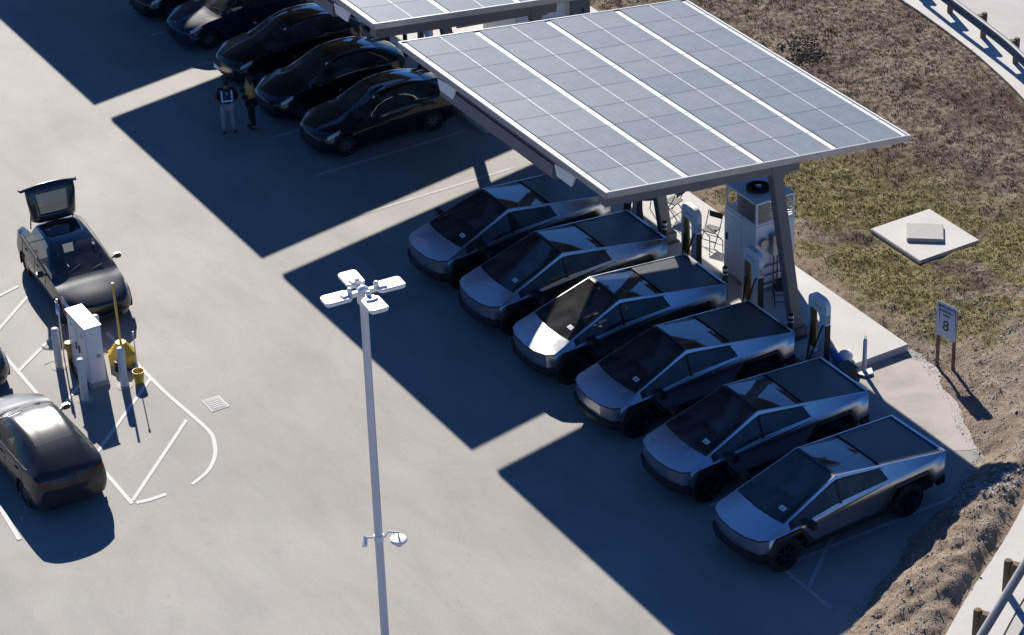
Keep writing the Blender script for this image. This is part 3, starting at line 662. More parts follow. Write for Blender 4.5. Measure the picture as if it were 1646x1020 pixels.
def build_net(nu=6, nv=5):
    rows = [[Vector((x + bow * (abs(y) / .95) ** 2.4, y, z)) for y, z in pr] for x, bow, pr in NET]
    def cr(a, b, c, d, t): return .5 * ((2 * b) + (c - a) * t + (2 * a - 5 * b + 4 * c - d) * t * t + (3 * b - a - 3 * c + d) * t ** 3)
    US = [(i, k / nu) for i in range(len(rows) - 1) for k in range(nu)] + [(len(rows) - 2, 1.0)]
    grid = []
    for i, t in US:
        ks = [cr(rows[max(i - 1, 0)][k], rows[i][k], rows[i + 1][k], rows[min(i + 2, len(rows) - 1)][k], t) for k in range(7)]
        line = []
        for k in range(6):
            a = ks[max(k - 1, 0)]; d = ks[k + 2] if k < 5 else Vector((ks[5].x, -ks[5].y, ks[5].z))
            # keep the belt line (k=3) crisp
            if k == 3: a = ks[3] * 2 - ks[4]
            if k == 2: d = ks[3] * 2 - ks[2]
            for q in range(nv): line.append(cr(a, ks[k], ks[k + 1], d, q / nv))
        line.append(Vector((ks[6].x, 0, ks[6].z))); grid.append(line)
    return grid, nu, nv
GRID, NU, NV = build_net()
RW, AX = .345, (.87, 3.76)
def region(u, v):     # u station units, v line units
    if 4.0 <= u < 6.0 and v >= 4: return 'windscreen'
    if 6.0 <= u < (8.67 if v > 4.4 else 8.4) and v >= 4.0: return 'glass_roof'
    if 8.5 <= u < 10.5 and v >= 4.2: return 'rear_window'
    if 4.35 <= u < 9.35 and 3.2 <= v < 3.95: return 'side_window'
    if u >= 11.35 and v >= 3.2: return 'tail_panel'
    return 'body'
def make_crossover(hatch=False):
    rt = empty('electric_car', label='x', cat='car')
    nr, nc = len(GRID), len(GRID[0]); groups = {}
    hidden = set()
    for s in (1, -1):
        for i in range(nr - 1):
            for j in range(nc - 1):
                u = (i + .5) / NU; v = (j + .5) / NV; rg = region(u, v)
                quad = [GRID[i][j], GRID[i + 1][j], GRID[i + 1][j + 1], GRID[i][j + 1]]
                cxx = sum(p.x for p in quad) / 4; czz = sum(p.z for p in quad) / 4
                if v < 3 and any(math.hypot(cxx - a, czz - RW) < RW + .045 for a in AX): continue
                key = rg + ('R' if s < 0 else 'L') if rg == 'side_window' else rg
                if hatch and u >= 12.0 and v >= 2.6 and czz > .72: continue
                if hatch and u >= 8.4 and v >= 3.6 or hatch and u >= 11.2 and v > 2.6 and czz > .72: key = 'hatch_' + ('glass' if rg == 'rear_window' and v >= 4.6 and 8.9 < u < 10.3 else 'shell')
                q = [(p.x, s * p.y, p.z) for p in quad]
                groups.setdefault(key, MB()).add(q if s > 0 else q[::-1], [(0, 1, 2, 3)])
    b = groups['body']
    for s in (1, -1):
        pass
    # close nose, tail
    for row, rev in ((GRID[0], False), (GRID[-1], True)):
        ring = [tuple(p) for p in row] + [(p.x, -p.y, p.z) for p in row[:-1][::-1]]
        if not (hatch and rev): b.add(ring, [tuple(range(len(ring)))])
        else:
            ring = [p for p in ring if p[2] < .74]; b.add(ring, [tuple(range(len(ring)))])
    bo = b.build('body', M['paint_black'], rt, smooth=38)
    for key, m in (('tail_panel', 'gloss_black'), ('windscreen', 'car_glass'), ('glass_roof', 'pano'), ('rear_window', 'glass_dark'), ('side_windowL', 'glass_dark'), ('side_windowR', 'glass_dark')):
        if key in groups: groups[key].build(key.rstrip('LR'), M[m], rt, smooth=50)
    # under body, wheel wells, cabin
    u = MB(); u.box(.35, 4.5, -.60, .60, .17, .62); u.box(1.28, 3.34, -.86, .86, .18, .40); u.box(1.3, 3.3, -.80, .80, .40, .62)
    u.box(.32, .46, -.72, .72, .22, .66); u.box(4.2, 4.55, -.78, .78, .3, .72); u.box(3.2, 4.3, -.70, .70, .6, .95 if not hatch else .7); u.box(.5, 1.3, -.74, .74, .6, .80)
    u.build('underbody', M['black'], rt)
    ds = MB(); ds.box(1.32, 1.75, -.74, .74, .8, .98); ds.build('dashboard', M['dash'], rt, bevel=.03)
    sc = MB(); sc.box(1.76, 1.78, -.2, .2, .92, 1.15); sc.build('centre_screen', M['screen'], rt)
    for yc in (.37, -.37):
        st = MB(); st.box(2.0, 2.45, yc - .24, yc + .24, .62, .82); st.add([(2.38, yc - .24, .8), (2.38, yc + .24, .8), (2.62, yc + .22, 1.28), (2.62, yc - .22, 1.28), (2.52, yc - .24, .8), (2.52, yc + .24, .8), (2.74, yc + .22, 1.27), (2.74, yc - .22, 1.27)], [(0, 1, 2, 3), (7, 6, 5, 4), (0, 4, 5, 1), (2, 6, 7, 3), (1, 5, 6, 2), (0, 3, 7, 4)])
        st.box(2.62, 2.74, yc - .12, yc + .12, 1.29, 1.42); st.build('seat', M['dash'], rt, bevel=.03)
    def gp(u_, v_, s=1, o=0.0):
        i = min(int(u_ * NU), nr - 2); j = min(int(v_ * NV), nc - 2); a = u_ * NU - i; c = v_ * NV - j
        p = GRID[i][j] * (1 - a) * (1 - c) + GRID[i + 1][j] * a * (1 - c) + GRID[i + 1][j + 1] * a * c + GRID[i][j + 1] * (1 - a) * c
        n_ = (GRID[i + 1][j] - GRID[i][j]).cross(GRID[i][j + 1] - GRID[i][j]); n_.normalize()
        if n_.y < 0 and v_ < 5: n_.negate()
        p = p + n_ * o; return Vector((p.x, s * p.y, p.z))
    def patch(name, m, u0, u1, v0, v1, s, o=.008, n_=5, sk=0):
        pb = MB(); pb.add([gp(u0 + (u1 - u0) * i / n_ + sk * (k / n_), v0 + (v1 - v0) * k / n_, s, o) for i in range(n_ + 1) for k in range(n_ + 1)], [(i * (n_ + 1) + k, (i + 1) * (n_ + 1) + k, (i + 1) * (n_ + 1) + k + 1, i * (n_ + 1) + k + 1) for i in range(n_) for k in range(n_)])
        return pb.build(name, m, rt, smooth=60)
    for s in (1, -1):
        patch('headlight', M['lens'], 1.15, 2.35, 2.78, 3.18, s, .008, 5, .25)
        if not hatch: patch('tail_light', M['tail'], 11.3, 11.9, 2.8, 3.9, s, .012)
        # chrome-less trim line under the windows, door handles, mirrors
        tl = MB(); tl.tube([gp(4.5 + 4.7 * i / 12, 3.1, s, .006) for i in range(13)], .011, 5); tl.build('window_trim', M['black_trim'], rt)
        for uu in (6.6, 8.2):
            dh = MB(); a_ = gp(uu, 2.72, s, .012); dh.box(a_.x - .09, a_.x + .09, a_.y - .01, a_.y + .01, a_.z - .012, a_.z + .012); dh.build('door_handle', M['paint_black'], rt)
        for uu in (5.15, 7.0, 8.75):
            dg = MB(); dg.tube([gp(uu, v_, s, .002) for v_ in (1.1, 1.7, 2.3, 2.95)], .006, 4); dg.build('door_gap', M['black'], rt)
        mr = MB(); mr.box(1.72, 1.86, s * .98, s * 1.17, .98, 1.12); mr.bar((1.80, s * .88, .98), (1.80, s * 1.0, 1.02), .06, .05); mr.build('wing_mirror', M['paint_black'], rt, bevel=.03)
        for x in AX: wheel(rt, x, s * .80, RW, .24, s, False, 10)
        for x in AX:
            wl = MB()
            arc = [(x + (RW + .055) * math.cos(a), (RW + .055) * math.sin(a) + RW) for a in [math.pi * (1.12 - 1.24 * i / 16) for i in range(17)]]
            wl.add([(p[0], s * .955, p[1]) for p in arc] + [(p[0], s * .58, p[1]) for p in arc], [(i, i + 1, 17 + i + 1, 17 + i) for i in range(16)])
            wl.add([(p[0], s * .58, p[1]) for p in arc], [tuple(range(17))])
            wl.build('wheel_arch_liner', M['black'], rt, smooth=50)
    fg = MB(); fg.add([gp(.35, 1.35, 1, .012), gp(.2, 1.35, 1, .02), (-.005, 0, .40), gp(.2, 1.35, -1, .02), gp(.35, 1.35, -1, .012), gp(.35, 1.0, -1, .012), gp(.2, 1.0, -1, .02), (.0, 0, .30), gp(.2, 1.0, 1, .02), gp(.35, 1.0, 1, .012)], [(0, 1, 8, 9), (1, 2, 7, 8), (2, 3, 6, 7), (3, 4, 5, 6)])
    fg.build('front_grille', M['black_trim'], rt)
    bd = MB(); bd.box(.02, .05, -.03, .03, .66, .70); bd.build('badge', M['chrome'], rt)
    wb = MB(); wb.tube([(1.30, .60, 1.055), (1.50, .1, 1.185), (1.53, .02, 1.20)], .012, 5); wb.tube([(1.28, -.1, 1.07), (1.42, -.55, 1.13)], .012, 5); wb.build('wiper', M['black'], rt)
    pt = MB(); p0 = [gp(5.6, 4.35, -1, .012), gp(5.76, 4.35, -1, .012), gp(5.76, 4.55, -1, .012), gp(5.6, 4.55, -1, .012)]; 
    if True: pt.add(p0, [(0, 1, 2, 3)]); pt.build('windscreen_tag', M['paper'], rt)
    if hatch:
        hinge = Vector((3.52, 0, 1.56)); HM = Matrix.Translation(hinge) @ Matrix.Rotation(R(-98), 4, 'Y') @ Matrix.Translation(-hinge)
        def SQ(v): v = Vector(v); t = max(0, v.x - hinge.x); return Vector((hinge.x + (v.x - hinge.x) * .84, v.y * (.86 + .10 * t), hinge.z + (v.z - hinge.z) * .80))
        for key, nm, m in (('hatch_shell', 'tailgate', 'paint_black'), ):
            hb = groups[key]; hb.v = [HM @ SQ(v) for v in hb.v]; ho = hb.build(nm, [M[m], M['black_trim']], rt, smooth=40)
            md = ho.modifiers.new('thick', 'SOLIDIFY'); md.thickness = .035; md.offset = -1; md.use_even_offset = False; md.material_offset = 1
        gl = groups['hatch_glass']; gl.v = [HM @ SQ(v) for v in gl.v]; gl.build('rear_window', M['hatch_pane'], ho, smooth=50)
        for s in (1, -1):
            st = MB(); st.tube([(3.95, s * .60, 1.25), HM @ SQ((4.2, s * .6, 1.15))], .018, 6); st.build('tailgate_strut', M['black'], rt)
    return rt
car = make_crossover()
def swap(o, old, new):
    for c in [o] + kids(o):
        if c.type == 'MESH':
            for sl_ in c.material_slots:
                if sl_.material == old: sl_.link = 'OBJECT'; sl_.material = new
        if c is not o: swap(c, old, new)
CARS = [(1.2, 23.42, 0, 'black', 'glossy black car nearest the camera in the shaded row, beside the empty stalls'),
        (1.12, 26.2, 0, 'black', 'black car parked right beside the person in the tan vest'),
        (1.2, 29.08, 0, 'black', 'black car with a white plate on its nose, third in the shaded row'),
        (1.05, 32.3, 0, 'paint_navy', 'dark blue car with a pale sunshade behind its windscreen'),
        (.95, 35.0, 0, 'black', 'black car at the top edge of the photo, only its nose in view'),
        (-11.83, 14.78, R(-90), 'paint_grey', 'metallic grey car seen from behind with the sun glaring on its roof'),
        (-11.86, 15.95, R(90), 'paint_dark', 'dark car at the left edge with only its rounded front corner in view')]
for i, (x, y, a, m, lb) in enumerate(CARS):
    o = car if i == 0 else copy_tree(car)
    o.location = (x, y, 0); o.rotation_euler = (0, 0, a); relabel(o, lb); o['group'] = 'dark cars parked in the shaded row' if i < 5 else 'cars around the striped island'
    if i < 5: pass
    if m != 'black': swap(o, M['paint_black'], M[m])
    if i == 3:
        s_ = MB(); s_.add([(1.45, -.62, 1.10), (1.45, .62, 1.10), (2.1, .52, 1.46), (2.1, -.52, 1.46)], [(0, 1, 2, 3)]); s_.build('sunshade', M['paper'], o)
    if i == 2:
        s_ = MB(); s_.box(-.035, -.02, -.05 + .1, .40, .36, .50); s_.build('front_plate', M['white'], o)
    if i == 5: swap(o, M['pano'], M['paint_grey'])
    if i == 5:
        for c in kids(o):
            if c.name.startswith('rear_window'): c.material_slots[0].link = 'OBJECT'; c.material_slots[0].material = M['dusty']
oc = make_crossover(True); oc.location = (-7.84, 17.48, 0); oc.rotation_euler = (0, 0, R(85.4))
swap(oc, M['paint_black'], M['paint_dark']); relabel(oc, 'dark blue-grey car with its tailgate raised, facing the camera in the sun'); oc['group'] = 'cars around the striped island'

# ------------------------------------------------------------------ chargers
def text_mesh(txt, size, ext=.002, align='CENTER'):
    cu = bpy.data.curves.new('t', 'FONT'); cu.body = txt; cu.size = size; cu.extrude = ext; cu.align_x = align; cu.align_y = 'CENTER'; cu.resolution_u = 3
    o = bpy.data.objects.new('t', cu); COL.objects.link(o); dg = bpy.context.evaluated_depsgraph_get()
    me = bpy.data.meshes.new_from_object(o.evaluated_get(dg)); bpy.data.objects.remove(o); bpy.data.curves.remove(cu); return me
def make_charger():
    rt = empty('charging_post', label='x', cat='charger', group='white charging posts behind the stalls')
    # face in the YZ plane looking to -x; ring shaped shell
    def ring(o): 
        W, Ht, r = .37 - o, 1.95 - o, .26
        pts = []
        for a in range(0, 91, 15): pts.append((W - r + r * math.cos(R(a)), Ht - r + r * math.sin(R(a)) * .8))
        for a in range(90, 181, 15): pts.append((-W + r + r * math.cos(R(a)), Ht - r + r * math.sin(R(a)) * .8))
        return pts
    outer = [(.33, .0)] + ring(0) + [(-.33, .0)]
    inner = [(.27, .22)] + [(.27, 1.2), (.26, 1.45), (.20, 1.52), (-.02, 1.52), (-.08, 1.48), (-.10, 1.4)] + [(-.10, .55), (-.04, .30), (.06, .22)]
    s = MB(); D = .07
    for x, rev in ((-D, False), (D, True)):
        # build face by bridging with simple fan boxes: left leg, right leg, cap, base
        pass
    s.add([(x, y, z) for x in (-D, D) for y, z in [(.37, 0), (.37, 1.5), (.325, 1.5), (.325, 0)]], [(0, 1, 2, 3), (7, 6, 5, 4), (0, 4, 5, 1), (2, 6, 7, 3), (1, 5, 6, 2), (0, 3, 7, 4)])
    s.add([(x, y, z) for x in (-D, D) for y, z in [(-.10, 0), (-.10, 1.5), (-.37, 1.5), (-.37, 0)]], [(0, 1, 2, 3), (7, 6, 5, 4), (0, 4, 5, 1), (2, 6, 7, 3), (1, 5, 6, 2), (0, 3, 7, 4)])
    cap = [(.37, 1.47)] + ring(0) + [(-.37, 1.25), (-.16, 1.25), (-.10, 1.36), (-.02, 1.47), (.2, 1.50)]
    n = len(cap); s.add([(x, y, z) for x in (-D - .004, D + .004) for y, z in cap], [tuple(range(n)), tuple(range(2 * n - 1, n - 1, -1))] + [(i, n + i, n + (i + 1) % n, (i + 1) % n) for i in range(n)])
    bs = [(.325, 0), (.325, .34), (.12, .24), (-.03, .3), (-.10, .45), (-.10, 0)]
    n = len(bs); s.add([(x, y, z) for x in (-D + .003, D - .003) for y, z in bs], [tuple(range(n)), tuple(range(2 * n - 1, n - 1, -1))] + [(i, n + i, n + (i + 1) % n, (i + 1) % n) for i in range(n)])
    s.build('shell', M['white'], rt)
    k = MB(); k.box(-D - .008, D + .008, -.378, -.345, .02, 1.2); k.build('holster_panel', M['black'], rt)
    h = MB()
    for q, (yy, rr) in enumerate(((.28, .04), (.21, .045), (.14, .04))): h.tube([(-.01, yy, 1.46), (0, yy - .01, .9), (-.02, yy - .03, .34)], rr, 7)
    h.build('inner_liner', M['hose'], rt, smooth=60)
    c = MB(); c.tube([(-.1, -.28, 1.2), (-.25, -.22, .7), (-.32, -.05, .15), (-.25, .15, .06), (-.12, .22, .4), (-.08, .2, 1.0)], .022, 6); c.build('charging_cable', M['black'], rt, smooth=60)
    t = link('lettering', text_mesh('T E S L A', .09), rt, M['ink']); t.matrix_local = Matrix.Translation((-D - .006, 0, 1.64)) @ Matrix.Rotation(R(-90), 4, 'Z') @ Matrix.Rotation(R(90), 4, 'X')
    f = MB(); f.box(-.22, .22, -.4, .4, 0, .03); f.build('foot_plate', M['galv'], rt)
    return rt
ch = make_charger()
CH = [(5.65, 'white charging post nearest the camera, right of the slanted column'), (8.5, 'white charging post in front of the grey equipment cabinet'), (11.3, 'white charging post beside the black folding chair'),
      (14.15, 'white charging post partly hidden by the near corner of the solar canopy'), (25.6, 'white charging post behind the black cars, seen in the gap between the canopies'), (28.45, 'charging post behind the third black car'), (31.3, 'furthest charging post behind the blue car')]
for i, (y, lb) in enumerate(CH):
    o = ch if i == 0 else copy_tree(ch); o.location = (6.5, y, .2); relabel(o, lb)
# ------------------------------------------------------------------ bollards
def bollard(x, y, z, h, r, m, lb, grp, ring=False, base=False):
    rt = empty('bollard', (x, y, z), label=lb, cat='bollard', group=grp)
    b = MB(); b.lathe([(r, 0), (r, h - r * .6), (r * .85, h - r * .25), (r * .5, h - .01), (0, h)], 16); b.build('post', M[m], rt, smooth=50)
    if ring:
        q = MB(); q.lathe([(r + .004, h - .24), (r + .004, h - .20), (r, h - .20)], 16); q.lathe([(r + .004, h - .12), (r + .004, h - .05), (r, h - .05)], 16); q.build('reflective_band', M['white'], rt, smooth=50)
    if base:
        q = MB(); q.prism([(r * 2.1 * math.cos(a) , r * 2.1 * math.sin(a)) for a in [i * math.pi / 8 for i in range(16)]], 0, .01); q.build('footing', M['concrete_lid'], rt)
    return rt
G1 = 'white pipe bollards guarding the cabinet'
for x, y, h, lb in ((-9.6, 16.4, 1.17, 'white pipe bollard on the far left of the white cabinet, casting a long shadow'), (-9.68, 14.58, 1.22, 'white pipe bollard in front of the white cabinet'),
                    (-8.58, 14.62, 1.15, 'white pipe bollard right of the white cabinet, in front of the yellow tub'), (-8.45, 16.5, 1.12, 'white bollard hidden behind the white cabinet with only its cap showing')):
    bollard(x, y, 0, h, .1, 'white_worn', lb, G1, base=True)
for x, y, lb in ((6.35, 12.35, 'black bollard at the tail of the second shaded pickup, beside the far column'), (6.3, 9.45, 'black bollard with white bands at the tail of the sunlit pickup'), (6.3, 6.55, 'black bollard in front of the near slanted column'),
                 (6.6, 27.1, 'black bollard on the pale pad seen between the canopies, left one'), (7.05, 26.95, 'black bollard on the pale pad seen between the canopies, right one'), (7.6, 25.9, 'black bollard standing closest to the far blue-shaded charging post')):
    bollard(x, y, .2, 1.0, .07, 'black', lb, 'black bollards behind the charging stalls', ring=True)
# delineator with hexagonal base and loop
rt = empty('delineator_post', (7.3, 4.78, 0), label='grey-white delineator post with loop handle on a hexagonal rubber base', cat='post')
q = MB(); q.lathe([(.06, .07), (.052, .95), (.03, 1.0)], 14); q.build('post', M['white_worn'], rt, smooth=50)
q = MB(); q.tube([(.025, 0, .98), (.03, 0, 1.06), (0, 0, 1.1), (-.03, 0, 1.06), (-.025, 0, .98)], .008, 6); q.build('loop_handle', M['white'], rt)
q = MB(); q.prism([(.25 * math.cos(a), .25 * math.sin(a)) for a in [i * math.pi / 3 for i in range(6)]], 0.005, .07); q.build('rubber_base', M['galv'], rt, bevel=.01)

# ------------------------------------------------------------------ left island cabinet and yellow things
rt = empty('electrical_cabinet', (-9.1, 15.6, 0), label='tall narrow white electrical cabinet standing on the striped island', cat='cabinet')
q = MB(); q.box(-.21, .21, -.60, .60, .09, 1.70); q.build('housing', M['white_metal'], rt, bevel=.012)
q = MB(); q.box(-.235, .235, -.62, .62, 1.70, 1.735); q.build('lid', M['white_metal'], rt, bevel=.008)
q = MB(); q.box(-.26, .26, -.68, .66, 0, .09); q.build('plinth', M['concrete_lid'], rt, bevel=.01)
for y0, y1 in ((-.56, -.02), (.02, .56)):
    q = MB(); q.box(-.222, -.21, y0, y1, .16, 1.64); d = q.build('door', M['white_metal'], rt, bevel=.004); h = MB(); h.box(-.245, -.222, y1 - .1 if y1 < 0 else y0 + .06, y1 - .06 if y1 < 0 else y0 + .1, .8, 1.0); h.build('handle', M['black'], d)
q = MB(); q.lathe([(.055, 0), (.055, .02), (0, .03)], 14, 0, Matrix.Translation((.08, -.6, .85)) @ Matrix.Rotation(R(90), 4, 'X')); q.build('lock', M['galv'], rt)
for yy, zz, h_ in ((-.35, 1.35, .10), (.3, 1.4, .07)):
    q = MB(); q.box(-.226, -.2225, yy - .06, yy + .06, zz, zz + h_); q.build('warning_sticker', M['yellow_paint'], rt)
rt = empty('notice_board', (-9.32, 16.75, 0), label='small blue and white notice on a thin post behind the white cabinet', cat='sign')
q = MB(); q.tube([(0, 0, 0), (0, 0, 1.75)], .02, 8); q.build('post', M['galv'], rt)
q = MB(); q.box(-.03, -.02, -.16, .10, 1.28, 1.66); q.build('board', mat('blue_notice', (.04, .18, .6), .5), rt); q = MB(); q.box(-.034, -.031, -.13, .07, 1.30, 1.45); q.build('notice_sheet', M['paper'], rt)
rt = empty('yellow_marker', (-8.12, 15.75, 0), label='tall yellow marker pole rising from a lumpy yellow tub right of the white cabinet', cat='marker post')
q = MB(); q.lathe([(.36, 0), (.38, .28), (.30, .34), (.14, .58), (0, .6)], 8); q.build('tub', M['yellow'], rt, smooth=20)
q = MB(); q.tube([(0, 0, .55), (-.02, .03, 2.32)], .032, 10); q.build('pole', M['yellow_paint'], rt, smooth=50)
q = MB(); q.box(-.36, -.2, -.42, -.3, 0, .28); q.tube([(-.3, -.4, .25), (-.2, -.5, .05), (0, -.52, .03)], .03, 6); q.build('valve', M['black'], rt)
rt = empty('yellow_bucket', (-8.2, 14.55, 0), label='small yellow bucket holding an upright thin white rod', cat='bucket')
q = MB(); q.lathe([(.11, 0), (.155, .36), (.14, .36), (.10, .05), (0, .05)], 16); q.build('pail', M['yellow'], rt, smooth=40)
q = MB(); q.tube([(0, .02, .04), (.02, .1, 1.42)], .014, 6); q.lathe([(.03, 1.38), (.03, 1.46), (0, 1.47)], 8, 0, Matrix.Translation((.02, .1, 0))); q.build('rod', M['white_worn'], rt)
rt = empty('yellow_standpipe', (-9.35, 16.2, 0), label='yellow standpipe with a round cap just left of the white cabinet', cat='standpipe')
q = MB(); q.lathe([(.07, 0), (.07, .62), (.13, .64), (.14, .72), (.10, .76), (0, .76)], 14); q.build('pipe', M['yellow_paint'], rt, smooth=40)
q = MB(); q.tube([(-.05, -.1, .3), (-.12, -.45, .12), (-.1, -.8, .05), (-.02, -1.1, .04)], .04, 8); q.build('hose', M['black'], rt, smooth=60)
rt = empty('drain_cover', (-7.02, 12.57, 0), R(0), label='square white-edged drain cover set in the paving right of the striped island', cat='drain cover')
q = MB(); q.box(-.24, .24, -.30, .30, 0, .012); q.build('frame', M['line'], rt); q = MB(); q.box(-.2, .2, -.26, .26, .012, .017)
q.build('plate', M['concrete_lid'], rt)
sq = MB()
for i in range(5): sq.box(-.16, .16, -.2 + i * .09, -.17 + i * .09, .017, .022)
sq.build('slots', M['line'], rt)

# ------------------------------------------------------------------ equipment cabinet on pad
rt = empty('cooling_cabinet', (7.08, 9.2, .2), label='tall grey equipment cabinet with a fan on its roof, standing on the pad', cat='equipment cabinet')
q = MB(); q.box(0, 1.25, 0, 1.42, .08, 2.0); q.build('housing', M['white_metal'], rt, bevel=.012)
q = MB(); q.box(-.02, 1.27, -.02, 1.44, 0, .08); q.build('plinth', M['galv'], rt)
q = MB(); q.box(-.012, 0, .62, 1.36, .6, 1.85); d = q.build('door', M['white_metal'], rt, bevel=.004); h = MB(); h.box(-.04, -.012, 1.24, 1.30, 1.1, 1.3); h.build('handle', M['black'], d)
q = MB(); q.box(.02, 1.24, .02, 1.4, 2.003, 2.06); 
for x, y in ((.02, .02), (1.19, .02), (.02, 1.35), (1.19, 1.35)): q.box(x, x + .05, y, y + .05, 2.06, 2.62)
q.box(.02, 1.24, .02, 1.4, 2.62, 2.68); q.build('condenser_frame', M['white_metal'], rt)
q = MB()
for i in range(7): q.box(.035, .06, .08, .9, 2.08 + i * .075, 2.115 + i * .075)
for i in range(7): q.box(.08, 1.17, .03, .05, 2.08 + i * .075, 2.115 + i * .075)
q.box(.1, .5, .1, 1.0, 2.08, 2.6); q.build('coil', M['galv'], rt)
fan = MB(); fan.lathe([(.33, 2.68), (.33, 2.74), (.29, 2.75), (.29, 2.70)], 24, 0, Matrix.Translation((.58, .72, 0))); fo = fan.build('fan_shroud', M['black'], rt, smooth=40)
fan = MB(); fan.lathe([(.08, 2.72), (.08, 2.76), (0, 2.77)], 12, 0, Matrix.Translation((.58, .72, 0))); fan.build('fan_hub', M['galv'], fo)
fan = MB(); fan.lathe([(.0, 2.690), (.295, 2.690)], 20, 0, Matrix.Translation((.58, .72, 0)))
for i in range(5):
    a = i * 1.2566; fan.add([(.58 + r_ * math.cos(a + o), .72 + r_ * math.sin(a + o), z) for r_, o, z in ((.08, 0, 2.70), (.27, .1, 2.70), (.27, .6, 2.735), (.08, .6, 2.735))], [(0, 1, 2, 3)])
fan.build('fan_blades', M['black'], fo)
q = MB(); q.box(.42, .9, -.2, 0, 1.12, 1.72); q.box(.50, .8, -.22, -.2, 1.45, 1.5); q.build('junction_box', M['galv'], rt, bevel=.01)
q = MB(); q.lathe([(.13, 0), (.13, .12), (0, .13)], 14, 0, Matrix.Translation((.22, 0, 1.5)) @ Matrix.Rotation(R(90), 4, 'X')); q.build('gauge', M['galv'], rt, smooth=40)
q = MB()
for x in (.52, .64, .78): q.tube([(x, -.1, 1.15), (x, -.1, .0)], .022, 6)
for z in (.25, .5, .78): q.bar((.25, -.05, z), (.98, -.05, z), .03, .03)
q.build('conduit', M['grey_steel'], rt)
# far white cabinets and dark box, in the gap between canopies
for nm, x0, x1, y0, y1, z1, m, lb in (('transformer_cabinet', 9.1, 10.9, 24.6, 26.6, 1.9, 'white_metal', 'large white transformer cabinet on the far pad beneath the upper canopy'), ('switch_box', 11.25, 12.0, 24.9, 26.2, 1.75, 'grey_steel', 'dark grey switch box on a stand at the right end of the far pad')):
    rt = empty(nm, ((x0 + x1) / 2, (y0 + y1) / 2, .2), label=lb, cat='cabinet'); a, b_ = (x1 - x0) / 2, (y1 - y0) / 2
    q = MB(); q.box(-a, a, -b_, b_, .12, z1); q.build('housing', M[m], rt, bevel=.02); q = MB(); q.box(-a - .04, a + .04, -b_ - .04, b_ + .04, 0, .12); q.build('plinth', M['galv'], rt)
    q = MB(); q.box(-a + .06, a - .06, -b_ - .015, -b_, .2, z1 - .1); d = q.build('door', M[m], rt, bevel=.004); q = MB(); q.box(a * .2, a * .2 + .04, -b_ - .05, -b_ - .015, z1 * .5, z1 * .5 + .25); q.build('handle', M['black'], d)
# ------------------------------------------------------------------ chairs, table, clutter on the pad
def make_chair():
    rt = empty('folding_chair', label='x', cat='folding chair', group='black folding chairs on the pad')
    q = MB(); q.box(-.2, .2, -.2, .2, .43, .46); q.build('seat', M['black'], rt, bevel=.01)
    q = MB(); q.box(-.2, .2, .235, .255, .68, .86); q.build('backrest', M['black'], rt, bevel=.01)
    for s in (-1, 1):
        q = MB(); q.tube([(s * .22, .26, .88), (s * .22, .1, .5), (s * .22, -.22, 0)], .014, 6); q.build('leg', M['black'], rt)
        q = MB(); q.tube([(s * .205, -.16, .45), (s * .205, .28, 0)], .014, 6); q.build('leg', M['black'], rt)
    q = MB(); q.tube([(-.22, -.12, .14), (.22, -.12, .14)], .012, 6); q.tube([(-.205, .2, .12), (.205, .2, .12)], .012, 6); q.build('stretcher', M['black'], rt)
    return rt
c0 = make_chair()
for i, (x, y, a, lb) in enumerate(((7.7, 12.1, R(-65), 'black folding chair between a charging post and the equipment cabinet, in the sun'), (7.45, 8.5, R(150), 'black folding chair in the shade behind the near slanted column'), (7.75, 14.0, R(200), 'folding chair partly hidden behind the far column, beside the round table'))):
    o = c0 if i == 0 else copy_tree(c0); o.location = (x, y, .2); o.rotation_euler = (0, 0, a); relabel(o, lb)
M['seat_grey'] = mat('grey_seat', (.33, .34, .36), .5)
rt = empty('round_table', (7.1, 14.35, .2), label='round dark folding table glimpsed under the edge of the canopy', cat='table')
q = MB(); q.lathe([(0, .70), (.42, .70), (.43, .715), (.42, .73), (0, .73)], 28); q.build('tabletop', mat('dark_tabletop', (.05, .055, .065), .5), rt, smooth=40)
for s in (-1, 1):
    for t in (-1, 1):
        q = MB(); q.tube([(s * .25, t * .08, .70), (s * .3, t * .3, 0)], .014, 6); q.build('leg', M['black'], rt)
q = MB(); pts = [(6.95, 6.0, .3), (6.9, 5.6, .36), (6.8, 5.2, .34), (6.75, 4.95, .36), (6.7, 4.78, .3)]
q.tube(pts, [.03, .09, .12, .10, .05], 9); q.build('rolled_tarp', M['blue_cloth'], smooth=60, label='rolled blue tarp lying on the edge of the pad behind the near charging post', cat='tarp')
q = MB(); q.lathe([(.16, 0), (.2, .1), (.16, .2), (.05, .26), (0, .27)], 12, 0, Matrix.Translation((7.1, 5.3, .2))); q.build('plastic_bag', M['bag'], smooth=60, label='white plastic bag on the pad beside the rolled blue tarp', cat='bag')
rt = empty('waste_bin', (6.62, 4.62, 0), label='open black waste bin between the rolled blue tarp and the delineator post', cat='bin')
q = MB(); q.prism([(-.18, -.2), (.18, -.2), (.18, .2), (-.18, .2)], .02, .5); q.build('container', M['black'], rt, bevel=.02); q = MB(); q.box(-.2, .2, -.22, .22, .5, .53); q.build('rim', M['black_trim'], rt)

